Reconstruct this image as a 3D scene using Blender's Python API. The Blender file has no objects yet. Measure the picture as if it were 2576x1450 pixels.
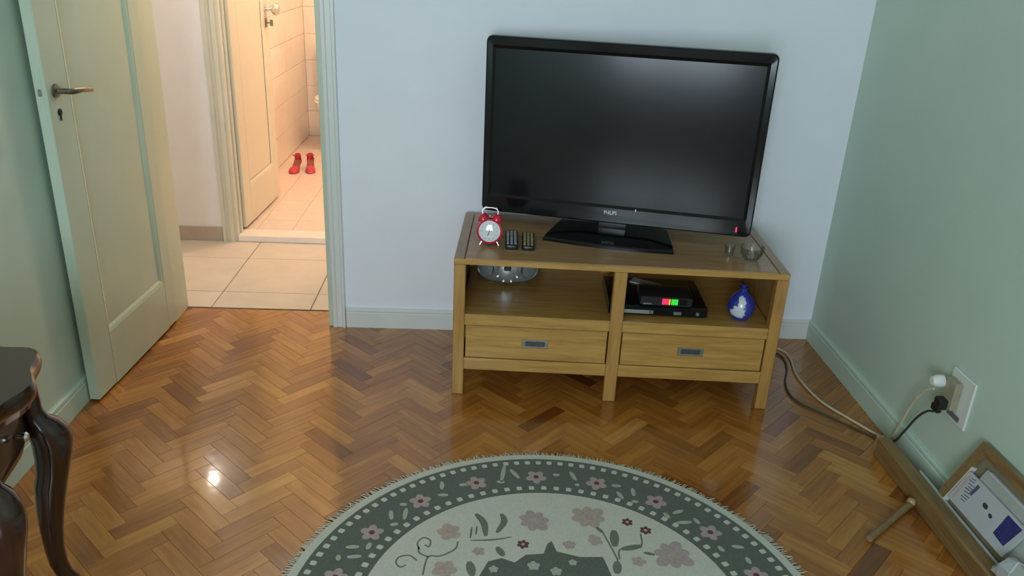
import bpy, bmesh, math, random
from mathutils import Vector, Matrix
random.seed(11)
S = bpy.context.scene
C = S.collection
PI = math.pi

# ------------------------------------------------------------------ camera
F_PX, YAW, PITCH, ROLL = 2036.2, 0.04826, 0.3956, -0.04716
CAM = Vector((0.0, 0.0, 1.5))
fwd = Vector((math.sin(YAW) * math.cos(PITCH), math.cos(YAW) * math.cos(PITCH), -math.sin(PITCH)))
right0 = Vector((math.cos(YAW), -math.sin(YAW), 0))
down0 = fwd.cross(right0)
right = right0 * math.cos(ROLL) + down0 * math.sin(ROLL)
down = -right0 * math.sin(ROLL) + down0 * math.cos(ROLL)
cd = bpy.data.cameras.new('camera')
cam = bpy.data.objects.new('camera', cd)
C.objects.link(cam)
cd.sensor_width = 36.0
cd.lens = F_PX * 36.0 / 2576.0
cd.clip_start = 0.02
m3 = Matrix((right, -down, -fwd)).transposed()
cam.matrix_world = Matrix.Translation(CAM) @ m3.to_4x4()
S.camera = cam

# ------------------------------------------------------------------ sky, daylight, exposure
SKY_STRENGTH = 17.8
world = bpy.data.worlds.new('world')
S.world = world
world.use_nodes = True
wn = world.node_tree.nodes
wn['Background'].inputs[0].default_value = (0.79, 0.92, 1.06, 1)
wn['Background'].inputs[1].default_value = SKY_STRENGTH
WIN = (-1.22, 0.05, 0.50, 2.30)          # window opening in the rear wall: x0, x1, z0, z1
Y_REAR = -2.0
pl = bpy.data.lights.new('window_daylight', 'AREA')
pl.shape = 'RECTANGLE'
pl.size = WIN[1] - WIN[0]
pl.size_y = WIN[3] - WIN[2]
pl.cycles.is_portal = True
po = bpy.data.objects.new('window_daylight', pl)
C.objects.link(po)
po.location = ((WIN[0] + WIN[1]) / 2, Y_REAR - 0.10, (WIN[2] + WIN[3]) / 2)
po.rotation_euler = (PI / 2, 0, 0)       # shines towards +y
S.view_settings.view_transform = 'Standard'
S.view_settings.look = 'None'
S.view_settings.gamma = 1.0
S.view_settings.use_curve_mapping = False
S.view_settings.exposure = 0.0
S.cycles.max_bounces = 10
S.cycles.diffuse_bounces = 6
S.cycles.glossy_bounces = 5
S.cycles.transmission_bounces = 8
S.cycles.use_denoising = True
S.cycles.sample_clamp_indirect = 6.0
S.cycles.caustics_reflective = False
S.cycles.caustics_refractive = False

# ------------------------------------------------------------------ materials
MATS = {}


def mat(name, col, rough=0.5, metal=0.0, coat=0.0, var=0.0, vscale=20.0, bump=0.0, bscale=200.0, spec=0.5, emit=None, estr=0.0, trans=0.0, sheen=0.0):
    m = bpy.data.materials.new(name)
    m.use_nodes = True
    nt = m.node_tree
    b = nt.nodes['Principled BSDF']
    b.inputs['Base Color'].default_value = (*col, 1)
    b.inputs['Roughness'].default_value = rough
    b.inputs['Metallic'].default_value = metal
    b.inputs['Coat Weight'].default_value = coat
    b.inputs['Coat Roughness'].default_value = 0.08
    b.inputs['Specular IOR Level'].default_value = spec
    b.inputs['Transmission Weight'].default_value = trans
    b.inputs['Sheen Weight'].default_value = sheen
    tc = nt.nodes.new('ShaderNodeTexCoord')
    if var > 0:
        n = nt.nodes.new('ShaderNodeTexNoise')
        n.inputs['Scale'].default_value = vscale
        n.inputs['Detail'].default_value = 4
        nt.links.new(tc.outputs['Object'], n.inputs['Vector'])
        r = nt.nodes.new('ShaderNodeValToRGB')
        r.color_ramp.elements[0].position = 0.3
        r.color_ramp.elements[1].position = 0.7
        r.color_ramp.elements[0].color = (*[max(0, c * (1 - var)) for c in col], 1)
        r.color_ramp.elements[1].color = (*[min(1, c * (1 + var)) for c in col], 1)
        nt.links.new(n.outputs['Fac'], r.inputs['Fac'])
        nt.links.new(r.outputs['Color'], b.inputs['Base Color'])
    if bump > 0:
        n2 = nt.nodes.new('ShaderNodeTexNoise')
        n2.inputs['Scale'].default_value = bscale
        n2.inputs['Detail'].default_value = 3
        nt.links.new(tc.outputs['Object'], n2.inputs['Vector'])
        bp = nt.nodes.new('ShaderNodeBump')
        bp.inputs['Strength'].default_value = bump
        bp.inputs['Distance'].default_value = 0.002
        nt.links.new(n2.outputs['Fac'], bp.inputs['Height'])
        nt.links.new(bp.outputs['Normal'], b.inputs['Normal'])
    if emit:
        b.inputs['Emission Color'].default_value = (*emit, 1)
        b.inputs['Emission Strength'].default_value = estr
    MATS[name] = m
    return m


def wood(name, dark, light, rough=0.35, axis='x', scale=5.0, coat=0.2, bump=0.05):
    m = bpy.data.materials.new(name)
    m.use_nodes = True
    nt = m.node_tree
    b = nt.nodes['Principled BSDF']
    b.inputs['Roughness'].default_value = rough
    b.inputs['Coat Weight'].default_value = coat
    b.inputs['Coat Roughness'].default_value = 0.15
    tc = nt.nodes.new('ShaderNodeTexCoord')
    mp = nt.nodes.new('ShaderNodeMapping')
    sc = {'x': (1, 12, 12), 'y': (12, 1, 12), 'z': (12, 12, 1)}[axis]
    mp.inputs['Scale'].default_value = sc
    nt.links.new(tc.outputs['Object'], mp.inputs['Vector'])
    n = nt.nodes.new('ShaderNodeTexNoise')
    n.inputs['Scale'].default_value = scale
    n.inputs['Detail'].default_value = 6
    n.inputs['Roughness'].default_value = 0.6
    n.inputs['Distortion'].default_value = 0.4
    nt.links.new(mp.outputs['Vector'], n.inputs['Vector'])
    r = nt.nodes.new('ShaderNodeValToRGB')
    r.color_ramp.elements[0].position = 0.32
    r.color_ramp.elements[1].position = 0.80
    r.color_ramp.elements[0].color = (*dark, 1)
    r.color_ramp.elements[1].color = (*light, 1)
    nt.links.new(n.outputs['Fac'], r.inputs['Fac'])
    nt.links.new(r.outputs['Color'], b.inputs['Base Color'])
    bp = nt.nodes.new('ShaderNodeBump')
    bp.inputs['Strength'].default_value = bump
    bp.inputs['Distance'].default_value = 0.001
    nt.links.new(n.outputs['Fac'], bp.inputs['Height'])
    nt.links.new(bp.outputs['Normal'], b.inputs['Normal'])
    MATS[name] = m
    return m


def parquet_mat():
    m = bpy.data.materials.new('parquet')
    m.use_nodes = True
    nt = m.node_tree
    L = nt.links
    b = nt.nodes['Principled BSDF']
    oi = nt.nodes.new('ShaderNodeObjectInfo')
    at = nt.nodes.new('ShaderNodeAttribute')
    at.attribute_name = 'tone'
    sep = nt.nodes.new('ShaderNodeSeparateColor')
    L.new(oi.outputs['Color'], sep.inputs['Color'])
    add = nt.nodes.new('ShaderNodeMath')
    add.operation = 'ADD'
    L.new(sep.outputs['Red'], add.inputs[0])
    L.new(at.outputs['Fac'], add.inputs[1])
    ramp = nt.nodes.new('ShaderNodeValToRGB')
    cr = ramp.color_ramp
    cr.elements[0].position = 0.0
    cr.elements[0].color = (0.164, 0.048, 0.009, 1)
    cr.elements[1].position = 1.0
    cr.elements[1].color = (0.534, 0.249, 0.060, 1)
    e = cr.elements.new(0.35)
    e.color = (0.334, 0.121, 0.020, 1)
    e = cr.elements.new(0.7)
    e.color = (0.452, 0.184, 0.033, 1)
    L.new(add.outputs[0], ramp.inputs['Fac'])
    uv = nt.nodes.new('ShaderNodeUVMap')
    mp = nt.nodes.new('ShaderNodeMapping')
    mp.inputs['Scale'].default_value = (6, 70, 1)
    L.new(uv.outputs['UV'], mp.inputs['Vector'])
    off = nt.nodes.new('ShaderNodeMath')
    off.operation = 'MULTIPLY'
    off.inputs[1].default_value = 57.0
    L.new(add.outputs[0], off.inputs[0])
    cmb = nt.nodes.new('ShaderNodeCombineXYZ')
    L.new(off.outputs[0], cmb.inputs['Z'])
    L.new(cmb.outputs[0], mp.inputs['Location'])
    n = nt.nodes.new('ShaderNodeTexNoise')
    n.inputs['Scale'].default_value = 1.0
    n.inputs['Detail'].default_value = 5
    L.new(mp.outputs['Vector'], n.inputs['Vector'])
    mx = nt.nodes.new('ShaderNodeMix')
    mx.data_type = 'RGBA'
    mx.blend_type = 'MULTIPLY'
    mx.inputs['Factor'].default_value = 1.0
    r2 = nt.nodes.new('ShaderNodeValToRGB')
    r2.color_ramp.elements[0].position = 0.3
    r2.color_ramp.elements[0].color = (0.74, 0.70, 0.66, 1)
    r2.color_ramp.elements[1].position = 0.65
    r2.color_ramp.elements[1].color = (1.1, 1.1, 1.1, 1)
    L.new(n.outputs['Fac'], r2.inputs['Fac'])
    L.new(ramp.outputs['Color'], mx.inputs[6])
    L.new(r2.outputs['Color'], mx.inputs[7])
    L.new(mx.outputs[2], b.inputs['Base Color'])
    b.inputs['Roughness'].default_value = 0.20
    b.inputs['Specular IOR Level'].default_value = 0.5
    b.inputs['Coat Weight'].default_value = 0.6
    b.inputs['Coat Roughness'].default_value = 0.07
    geo = nt.nodes.new('ShaderNodeNewGeometry')
    n3 = nt.nodes.new('ShaderNodeTexNoise')
    n3.inputs['Scale'].default_value = 14.0
    n3.inputs['Detail'].default_value = 2
    L.new(geo.outputs['Position'], n3.inputs['Vector'])
    bp = nt.nodes.new('ShaderNodeBump')
    bp.inputs['Strength'].default_value = 0.10
    bp.inputs['Distance'].default_value = 0.004
    L.new(n3.outputs['Fac'], bp.inputs['Height'])
    L.new(bp.outputs['Normal'], b.inputs['Normal'])
    L.new(bp.outputs['Normal'], b.inputs['Coat Normal'])
    return m


M_parquet = parquet_mat()
M_subfloor = mat('subfloor', (0.05, 0.025, 0.012), 0.7, var=0.2)
M_wall = mat('wall_paint', (0.84, 0.86, 0.92), 0.65, var=0.015, vscale=6, bump=0.06, bscale=120)
M_wall_side = mat('wall_paint_green_cast', (0.55, 0.67, 0.575), 0.6, var=0.02, vscale=5, bump=0.06, bscale=120)  # greenish camera shading put into the side walls' even colour
M_ceil = mat('ceiling_paint', (0.80, 0.80, 0.78), 0.8, var=0.02)
M_trim = mat('trim_enamel', (0.72, 0.73, 0.70), 0.28, var=0.015, vscale=9, bump=0.03, bscale=60)
M_door = mat('door_enamel_cream', (0.53, 0.61, 0.48), 0.24, var=0.02, vscale=7, bump=0.04, bscale=70)
M_cream = mat('door_enamel_warm', (0.62, 0.61, 0.50), 0.26, var=0.02, vscale=7, bump=0.04, bscale=70)
M_hall = mat('hall_paint', (0.82, 0.82, 0.83), 0.6, var=0.02, vscale=6)
M_htile = mat('floor_tile_beige', (0.66, 0.58, 0.48), 0.22, var=0.05, vscale=9)
M_grout = mat('grout', (0.28, 0.23, 0.18), 0.8, var=0.1)
M_skirt = mat('skirting_tile', (0.46, 0.40, 0.33), 0.35, var=0.04)
M_btile = mat('bath_floor_tile', (0.74, 0.62, 0.54), 0.2, var=0.03)
M_bwall = mat('bath_wall_tile', (0.80, 0.74, 0.66), 0.18, var=0.02)
M_bgrout = mat('bath_grout', (0.62, 0.53, 0.44), 0.8, var=0.05)
M_marble = mat('marble_sill', (0.84, 0.78, 0.70), 0.15, var=0.04, vscale=14)
M_chrome = mat('chrome', (0.75, 0.75, 0.75), 0.12, metal=1.0, var=0.02)
M_steel = mat('brushed_steel', (0.42, 0.43, 0.43), 0.38, metal=1.0, var=0.08, vscale=60)
M_pewter = mat('dark_pewter', (0.12, 0.13, 0.13), 0.4, metal=0.7, var=0.15, vscale=80)
M_lever = mat('aged_brass', (0.20, 0.18, 0.13), 0.35, metal=0.9, var=0.2, vscale=40)
M_black = mat('black_gloss_plastic', (0.005, 0.006, 0.007), 0.12, var=0.05, spec=0.35)
M_blackm = mat('black_satin_plastic', (0.012, 0.013, 0.014), 0.35, var=0.1)
M_screen = mat('lcd_screen', (0.006, 0.008, 0.010), 0.17, var=0.03, spec=0.32)
M_dark = mat('dark_recess', (0.01, 0.009, 0.008), 0.7, var=0.1)
M_logo = mat('silver_lettering', (0.62, 0.64, 0.66), 0.3, metal=0.6, var=0.02)
M_led_r = mat('red_led', (0.5, 0.0, 0.02), 0.3, emit=(1.0, 0.02, 0.08), estr=2.5, var=0.01)
M_led_g = mat('green_led', (0.0, 0.4, 0.02), 0.3, emit=(0.03, 1.0, 0.05), estr=1.1, var=0.01)
M_led_y = mat('amber_led', (0.4, 0.25, 0.0), 0.3, emit=(1.0, 0.5, 0.03), estr=1.1, var=0.01)
M_led_w = mat('pale_led', (0.4, 0.4, 0.4), 0.3, emit=(0.8, 0.9, 1.0), estr=0.35, var=0.01)
M_stand = wood('honey_wood', (0.372, 0.194, 0.046), (0.620, 0.364, 0.105), 0.36, 'x')
M_standz = wood('honey_wood_upright', (0.357, 0.178, 0.046), (0.574, 0.318, 0.093), 0.36, 'z')
M_standtop = wood('walnut_brown_wood', (0.287, 0.156, 0.069), (0.494, 0.287, 0.133), 0.28, 'x')  # same wood as the fronts; dimmer light on top put into colour
M_standtopy = wood('walnut_brown_wood_end', (0.265, 0.143, 0.069), (0.437, 0.258, 0.129), 0.28, 'y')  # end boards carry the same painted shade
M_mahog = wood('dark_mahogany', (0.020, 0.008, 0.006), (0.050, 0.020, 0.012), 0.22, 'z', 4.0, 0.5)
M_red = mat('red_enamel', (0.62, 0.010, 0.045), 0.22, coat=0.4, var=0.03)
M_face = mat('clock_face_white', (0.88, 0.88, 0.88), 0.45, var=0.01)
M_ink = mat('black_ink', (0.02, 0.02, 0.025), 0.5, var=0.05)
M_greyrub = mat('grey_rubber_keys', (0.34, 0.36, 0.36), 0.5, var=0.08)
M_yelrub = mat('ochre_rubber_keys', (0.36, 0.31, 0.15), 0.5, var=0.08)
M_silver = mat('silver_plastic', (0.52, 0.54, 0.56), 0.22, metal=0.7, var=0.04)
M_greyp = mat('grey_plastic', (0.16, 0.17, 0.17), 0.3, var=0.06)
M_white = mat('white_plastic', (0.78, 0.78, 0.74), 0.4, var=0.02)
M_offw = mat('cream_cable_rubber', (0.62, 0.52, 0.36), 0.5, var=0.05)
M_cabled = mat('dark_cable_rubber', (0.05, 0.045, 0.035), 0.5, var=0.08)
M_grncable = mat('grey_green_cable', (0.22, 0.25, 0.20), 0.5, var=0.08)
M_amber = mat('amber_adapter', (0.34, 0.31, 0.20), 0.4, var=0.1)
M_porc = mat('white_porcelain', (0.80, 0.76, 0.72), 0.12, coat=0.3, var=0.01)
M_rack = wood('rack_wood', (0.176, 0.101, 0.038), (0.338, 0.209, 0.084), 0.45, 'y')
M_rackx = wood('rack_wood_cross', (0.189, 0.121, 0.054), (0.324, 0.223, 0.101), 0.45, 'x')
M_rackl = wood('pale_end_grain', (0.36, 0.24, 0.12), (0.50, 0.36, 0.20), 0.5, 'z')
M_rackp = mat('hardboard', (0.23, 0.19, 0.12), 0.6, var=0.1, vscale=25)
M_paper = mat('magazine_paper', (0.52, 0.56, 0.60), 0.4, var=0.03, vscale=30)
M_paper2 = mat('newsprint', (0.42, 0.44, 0.41), 0.6, var=0.05, vscale=30)
M_navy = mat('navy_print', (0.030, 0.040, 0.19), 0.4, var=0.35, vscale=90)
M_inkb = mat('blue_grey_ink', (0.09, 0.11, 0.18), 0.5, var=0.2, vscale=90)
M_inkp = mat('pink_print', (0.58, 0.44, 0.46), 0.5, var=0.1, vscale=60)
M_inkd = mat('dark_print', (0.03, 0.05, 0.05), 0.5, var=0.2)
M_shoe = mat('crimson_leather', (0.46, 0.02, 0.05), 0.3, coat=0.2, var=0.1, vscale=60)
M_sole = mat('shoe_sole', (0.22, 0.06, 0.05), 0.5, var=0.1)
M_lampg = mat('warm_lamp_globe', (0.9, 0.8, 0.7), 0.4, emit=(1.0, 0.66, 0.42), estr=210.0, var=0.01)
M_fillh = mat('hall_lamp_globe', (0.9, 0.85, 0.8), 0.4, emit=(1.0, 0.86, 0.70), estr=39.0, var=0.01)  # glow of the added hall fill
M_bulb = mat('sconce_bulb', (0.9, 0.85, 0.8), 0.4, emit=(1.0, 0.85, 0.70), estr=70.0, var=0.01)
# rug
M_rcream = mat('rug_cream_pile', (0.54, 0.525, 0.455), 0.95, var=0.07, vscale=160, bump=0.5, bscale=500, sheen=0.2)
M_rfringe = mat('rug_fringe_cotton', (0.54, 0.50, 0.39), 0.95, var=0.10, vscale=120, sheen=0.2)
M_rgreen = mat('rug_dark_green_pile', (0.090, 0.105, 0.082), 0.95, var=0.14, vscale=160, bump=0.5, bscale=500, sheen=0.2)
M_rleaf = mat('rug_sage_pile', (0.150, 0.172, 0.125), 0.95, var=0.12, vscale=160, bump=0.5, bscale=500)
M_rlight = mat('rug_pale_sage_pile', (0.38, 0.41, 0.335), 0.95, var=0.10, vscale=160, bump=0.5, bscale=500)
M_rpink = mat('rug_dusty_pink_pile', (0.43, 0.335, 0.285), 0.95, var=0.14, vscale=120, bump=0.5, bscale=500)
M_rmauve = mat('rug_mauve_pile', (0.40, 0.31, 0.30), 0.95, var=0.12, vscale=120, bump=0.5, bscale=500)
M_rred = mat('rug_maroon_pile', (0.15, 0.045, 0.05), 0.95, var=0.12, vscale=160, bump=0.5, bscale=500)


def glass_mat(name, tint=(1, 1, 1), refl=0.08):
    m = bpy.data.materials.new(name)
    m.use_nodes = True
    nt = m.node_tree
    nt.nodes.remove(nt.nodes['Principled BSDF'])
    o = nt.nodes['Material Output']
    t = nt.nodes.new('ShaderNodeBsdfTransparent')
    t.inputs[0].default_value = (*tint, 1)
    g = nt.nodes.new('ShaderNodeBsdfGlossy')
    g.inputs['Roughness'].default_value = 0.04
    fr = nt.nodes.new('ShaderNodeLayerWeight')
    fr.inputs['Blend'].default_value = 0.25
    ma = nt.nodes.new('ShaderNodeMath')
    ma.operation = 'MULTIPLY_ADD'
    ma.inputs[1].default_value = 0.6
    ma.inputs[2].default_value = refl
    nt.links.new(fr.outputs['Fresnel'], ma.inputs[0])
    mx = nt.nodes.new('ShaderNodeMixShader')
    nt.links.new(ma.outputs[0], mx.inputs[0])
    nt.links.new(t.outputs[0], mx.inputs[1])
    nt.links.new(g.outputs[0], mx.inputs[2])
    nt.links.new(mx.outputs[0], o.inputs[0])
    return m


M_glass = glass_mat('clear_glass', (0.95, 0.96, 0.95), 0.06)
M_pane = glass_mat('window_glass', (0.97, 0.99, 0.98), 0.03)


def vase_mat():
    m = mat('cobalt_glaze', (0.030, 0.050, 0.34), 0.15, coat=0.4)
    nt = m.node_tree
    b = nt.nodes['Principled BSDF']
    tc = nt.nodes.new('ShaderNodeTexCoord')
    n = nt.nodes.new('ShaderNodeTexNoise')
    n.inputs['Scale'].default_value = 70.0
    n.inputs['Detail'].default_value = 3
    nt.links.new(tc.outputs['Object'], n.inputs['Vector'])
    last = None
    # white brush painting: a tall stroke over a broad one
    for cx, cy, cz, sx, sz in ((-0.020, -0.040, 0.038, 21.0, 26.0), (-0.010, -0.036, 0.072, 46.0, 22.0)):
        mp = nt.nodes.new('ShaderNodeMapping')
        mp.inputs['Scale'].default_value = (sx, 20.0, sz)
        mp.inputs['Location'].default_value = (-cx * sx, -cy * 20.0, -cz * sz)
        nt.links.new(tc.outputs['Object'], mp.inputs['Vector'])
        ln_ = nt.nodes.new('ShaderNodeVectorMath')
        ln_.operation = 'LENGTH'
        nt.links.new(mp.outputs['Vector'], ln_.inputs[0])
        if last is None:
            last = ln_.outputs['Value']
        else:
            mi = nt.nodes.new('ShaderNodeMath')
            mi.operation = 'MINIMUM'
            nt.links.new(last, mi.inputs[0])
            nt.links.new(ln_.outputs['Value'], mi.inputs[1])
            last = mi.outputs[0]
    ad = nt.nodes.new('ShaderNodeMath')
    ad.operation = 'MULTIPLY_ADD'
    ad.inputs[1].default_value = 0.75
    nt.links.new(n.outputs['Fac'], ad.inputs[0])
    nt.links.new(last, ad.inputs[2])
    r = nt.nodes.new('ShaderNodeValToRGB')
    r.color_ramp.elements[0].position = 0.86
    r.color_ramp.elements[0].color = (0.62, 0.66, 0.72, 1)
    r.color_ramp.elements[1].position = 1.0
    r.color_ramp.elements[1].color = (0.028, 0.045, 0.33, 1)
    nt.links.new(ad.outputs[0], r.inputs['Fac'])
    nt.links.new(r.outputs['Color'], b.inputs['Base Color'])
    return m


M_vase = vase_mat()

# ------------------------------------------------------------------ mesh helpers


class MB:
    """collects shapes and links them as one mesh object"""

    def __init__(self):
        self.bm = bmesh.new()

    def merge(self, b2, M=None):
        me = bpy.data.meshes.new('tmp')
        b2.to_mesh(me)
        b2.free()
        if M is not None:
            me.transform(M)
        self.bm.from_mesh(me)
        bpy.data.meshes.remove(me)
        return self

    def box(self, x0, x1, y0, y1, z0, z1, bev=0.0, M=None, seg=1):
        b = bmesh.new()
        bmesh.ops.create_cube(b, size=1.0)
        for v in b.verts:
            v.co = Vector((x0 + (v.co.x + 0.5) * (x1 - x0), y0 + (v.co.y + 0.5) * (y1 - y0), z0 + (v.co.z + 0.5) * (z1 - z0)))
        if bev > 0:
            bmesh.ops.bevel(b, geom=list(b.edges), offset=bev, segments=seg, affect='EDGES', profile=0.5)
        return self.merge(b, M)

    def lathe(self, prof, seg=32, M=None, a0=0.0, a1=2 * PI):
        """prof: (radius, height) about local z"""
        b = bmesh.new()
        full = abs(a1 - a0 - 2 * PI) < 1e-6
        n = seg if full else seg + 1
        rings = []
        for r, z in prof:
            if r < 1e-6:
                rings.append([b.verts.new((0, 0, z))])
            else:
                rings.append([b.verts.new((r * math.cos(a0 + (a1 - a0) * i / seg), r * math.sin(a0 + (a1 - a0) * i / seg), z)) for i in range(n)])
        for A, B_ in zip(rings, rings[1:]):
            for i in range(seg):
                j = (i + 1) % n
                if len(A) == 1 and len(B_) == 1:
                    continue
                if len(A) == 1:
                    f = (A[0], B_[j], B_[i])
                elif len(B_) == 1:
                    f = (A[i], A[j], B_[0])
                else:
                    f = (A[i], A[j], B_[j], B_[i])
                try:
                    b.faces.new(f)
                except ValueError:
                    pass
        bmesh.ops.recalc_face_normals(b, faces=b.faces)
        return self.merge(b, M)

    def tube(self, pts, rad, seg=10, M=None, cap=True, flat=1.0):
        pts = [Vector(p) for p in pts]
        rads = rad if isinstance(rad, (list, tuple)) else [rad] * len(pts)
        b = bmesh.new()
        rings = []
        up = Vector((0, 0, 1))
        prev = None
        for i, p in enumerate(pts):
            t = (pts[min(i + 1, len(pts) - 1)] - pts[max(i - 1, 0)]).normalized()
            if prev is None:
                a = t.cross(up)
                if a.length < 1e-3:
                    a = t.cross(Vector((0, 1, 0)))
                a.normalize()
            else:
                a = prev - t * prev.dot(t)
                a.normalize()
            prev = a
            c = t.cross(a).normalized()
            rings.append([b.verts.new(p + a * math.cos(2 * PI * k / seg) * rads[i] + c * math.sin(2 * PI * k / seg) * rads[i] * flat) for k in range(seg)])
        for A, B_ in zip(rings, rings[1:]):
            for k in range(seg):
                b.faces.new((A[k], A[(k + 1) % seg], B_[(k + 1) % seg], B_[k]))
        if cap:
            b.faces.new(rings[0])
            b.faces.new(rings[-1])
        bmesh.ops.recalc_face_normals(b, faces=b.faces)
        return self.merge(b, M)

    def prism(self, poly, z0, z1, M=None, bev=0.0):
        b = bmesh.new()
        lo = [b.verts.new((x, y, z0)) for x, y in poly]
        hi = [b.verts.new((x, y, z1)) for x, y in poly]
        b.faces.new(lo)
        b.faces.new(hi)
        for i in range(len(poly)):
            j = (i + 1) % len(poly)
            b.faces.new((lo[i], lo[j], hi[j], hi[i]))
        bmesh.ops.recalc_face_normals(b, faces=b.faces)
        if bev > 0:
            es = [e for e in b.edges if abs(e.verts[0].co.z - e.verts[1].co.z) < 1e-7]
            bmesh.ops.bevel(b, geom=es, offset=bev, segments=2, affect='EDGES', profile=0.5)
        return self.merge(b, M)

    def rings(self, loops, M=None, cap=True):
        """loft closed loops of equal length"""
        b = bmesh.new()
        R = [[b.verts.new(p) for p in lp] for lp in loops]
        n = len(R[0])
        for A, B_ in zip(R, R[1:]):
            for k in range(n):
                b.faces.new((A[k], A[(k + 1) % n], B_[(k + 1) % n], B_[k]))
        if cap:
            b.faces.new(R[0])
            b.faces.new(R[-1])
        bmesh.ops.recalc_face_normals(b, faces=b.faces)
        return self.merge(b, M)

    def build(self, name, material, parent=None, smooth=False, angle=40):
        me = bpy.data.meshes.new(name)
        self.bm.to_mesh(me)
        self.bm.free()
        me.materials.append(material)
        if smooth:
            for p in me.polygons:
                p.use_smooth = True
            try:
                me.set_sharp_from_angle(angle=math.radians(angle))
            except Exception:
                pass
        return link(name, me, parent)


def link(name, me, parent=None):
    o = bpy.data.objects.new(name, me)
    C.objects.link(o)
    if parent is not None:
        o.parent = parent
    return o


def thing(name, label, cat, loc=(0, 0, 0), rz=0.0, group=None):
    o = bpy.data.objects.new(name, None)
    C.objects.link(o)
    o.empty_display_size = 0.05
    o.location = loc
    o.rotation_euler = (0, 0, rz)
    return tag(o, label, cat, group)


def tag(o, label, cat, group=None):
    o['label'] = label
    o['category'] = cat
    if group:
        o['group'] = group
    return o


def struct(o, label):
    o['kind'] = 'structure'
    o['label'] = label
    o['category'] = o.name.split('_')[0].split('.')[0]
    return o


def frame(name, label, loc=(0, 0, 0), rz=0.0):
    o = bpy.data.objects.new(name, None)
    C.objects.link(o)
    o.empty_display_size = 0.05
    o.location = loc
    o.rotation_euler = (0, 0, rz)
    return struct(o, label)


def catmull(pts, n=8):
    pts = [Vector(p) for p in pts]
    P = [pts[0] * 2 - pts[1]] + pts + [pts[-1] * 2 - pts[-2]]
    out = []
    for i in range(1, len(P) - 2):
        for k in range(n):
            t = k / n
            a, b, c, d = P[i - 1], P[i], P[i + 1], P[i + 2]
            out.append(0.5 * ((2 * b) + (c - a) * t + (2 * a - 5 * b + 4 * c - d) * t * t + (3 * b - a - 3 * c + d) * t ** 3))
    out.append(pts[-1])
    return out


def rrect(x0, x1, y0, y1, r, n=6):
    out = []
    for cx, cy, a in ((x1 - r, y1 - r, 0), (x0 + r, y1 - r, PI / 2), (x0 + r, y0 + r, PI), (x1 - r, y0 + r, 1.5 * PI)):
        for k in range(n + 1):
            t = a + PI / 2 * k / n
            out.append((cx + r * math.cos(t), cy + r * math.sin(t)))
    return out


ROT_FRONT = Matrix.Rotation(PI / 2, 4, 'X')    # local z -> -y, local y -> z (discs facing the room)

# ------------------------------------------------------------------ room shell
YB, YH = 3.12, 3.267          # back wall, its hall side
XL, XR = -1.335, 1.445        # left and right walls
ZC = 2.70
DX0, DX1, DZ = -1.272, -0.592, 2.10     # door opening

# parquet ---------------------------------------------------------
fl = MB()
fl.box(XL - 0.05, XR + 0.05, Y_REAR - 0.05, YH, -0.06, -0.0085)
floor = struct(fl.build('floor', M_subfloor), 'herringbone parquet floor of honey brown wooden blocks')
PW, PLn, NN = 0.05, 0.20, 4
X_OFF, Y_OFF = -0.093, -0.003
R2 = math.sqrt(0.5)


def lat(a, b):
    return ((a - b) * R2 * PW + X_OFF, (a + b) * R2 * PW + Y_OFF)


def plank_mesh():
    g = 0.0002
    me_b = MB()
    me_b.box(-PLn / 2 + g, PLn / 2 - g, -PW / 2 + g, PW / 2 - g, -0.0085, 0.0, 0.0005)
    me = bpy.data.meshes.new('plank')
    me_b.bm.to_mesh(me)
    me_b.bm.free()
    me.materials.append(M_parquet)
    uvl = me.uv_layers.new(name='UVMap')
    for lp in me.loops:
        co = me.vertices[lp.vertex_index].co
        uvl.data[lp.index].uv = (co.x, co.y)
    return me


plank_me = plank_mesh()
KNOWN_TONES = [(-0.19, 2.60, 0.95), (-0.20, 2.53, 0.85), (1.24, 2.13, 0.97), (1.19, 2.02, 0.80), (0.90, 2.10, 0.92),
               (0.25, 2.42, 0.03), (0.85, 2.10, 0.06), (0.80, 2.0, 0.15), (-0.90, 2.63, 0.98), (0.55, 2.34, 0.95), (0.45, 2.2, 0.85),
               (1.0, 2.44, 0.95), (1.06, 2.40, 0.10), (-0.95, 2.05, 0.12), (-1.05, 1.85, 0.85), (0.72, 2.20, 0.10), (0.35, 2.75, 0.0), (1.0, 1.80, 0.1), (1.06, 1.72, 0.05)]


def visible(x, y):
    v = Vector((x, y, 0)) - CAM
    z = v.dot(fwd)
    if z < 0.1:
        return None
    px = 1288 + F_PX * v.dot(right) / z
    py = 725 + F_PX * v.dot(down) / z
    if not (-40 < px < 2616 and 700 < py < 1500):
        return None
    if (x - 0.214) ** 2 + (y - 1.50) ** 2 < 0.60 ** 2:
        return None
    if (x > -0.05 and x < 1.1 and y > 2.75) or y > YB - 0.10:
        return None
    return v.length


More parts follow.
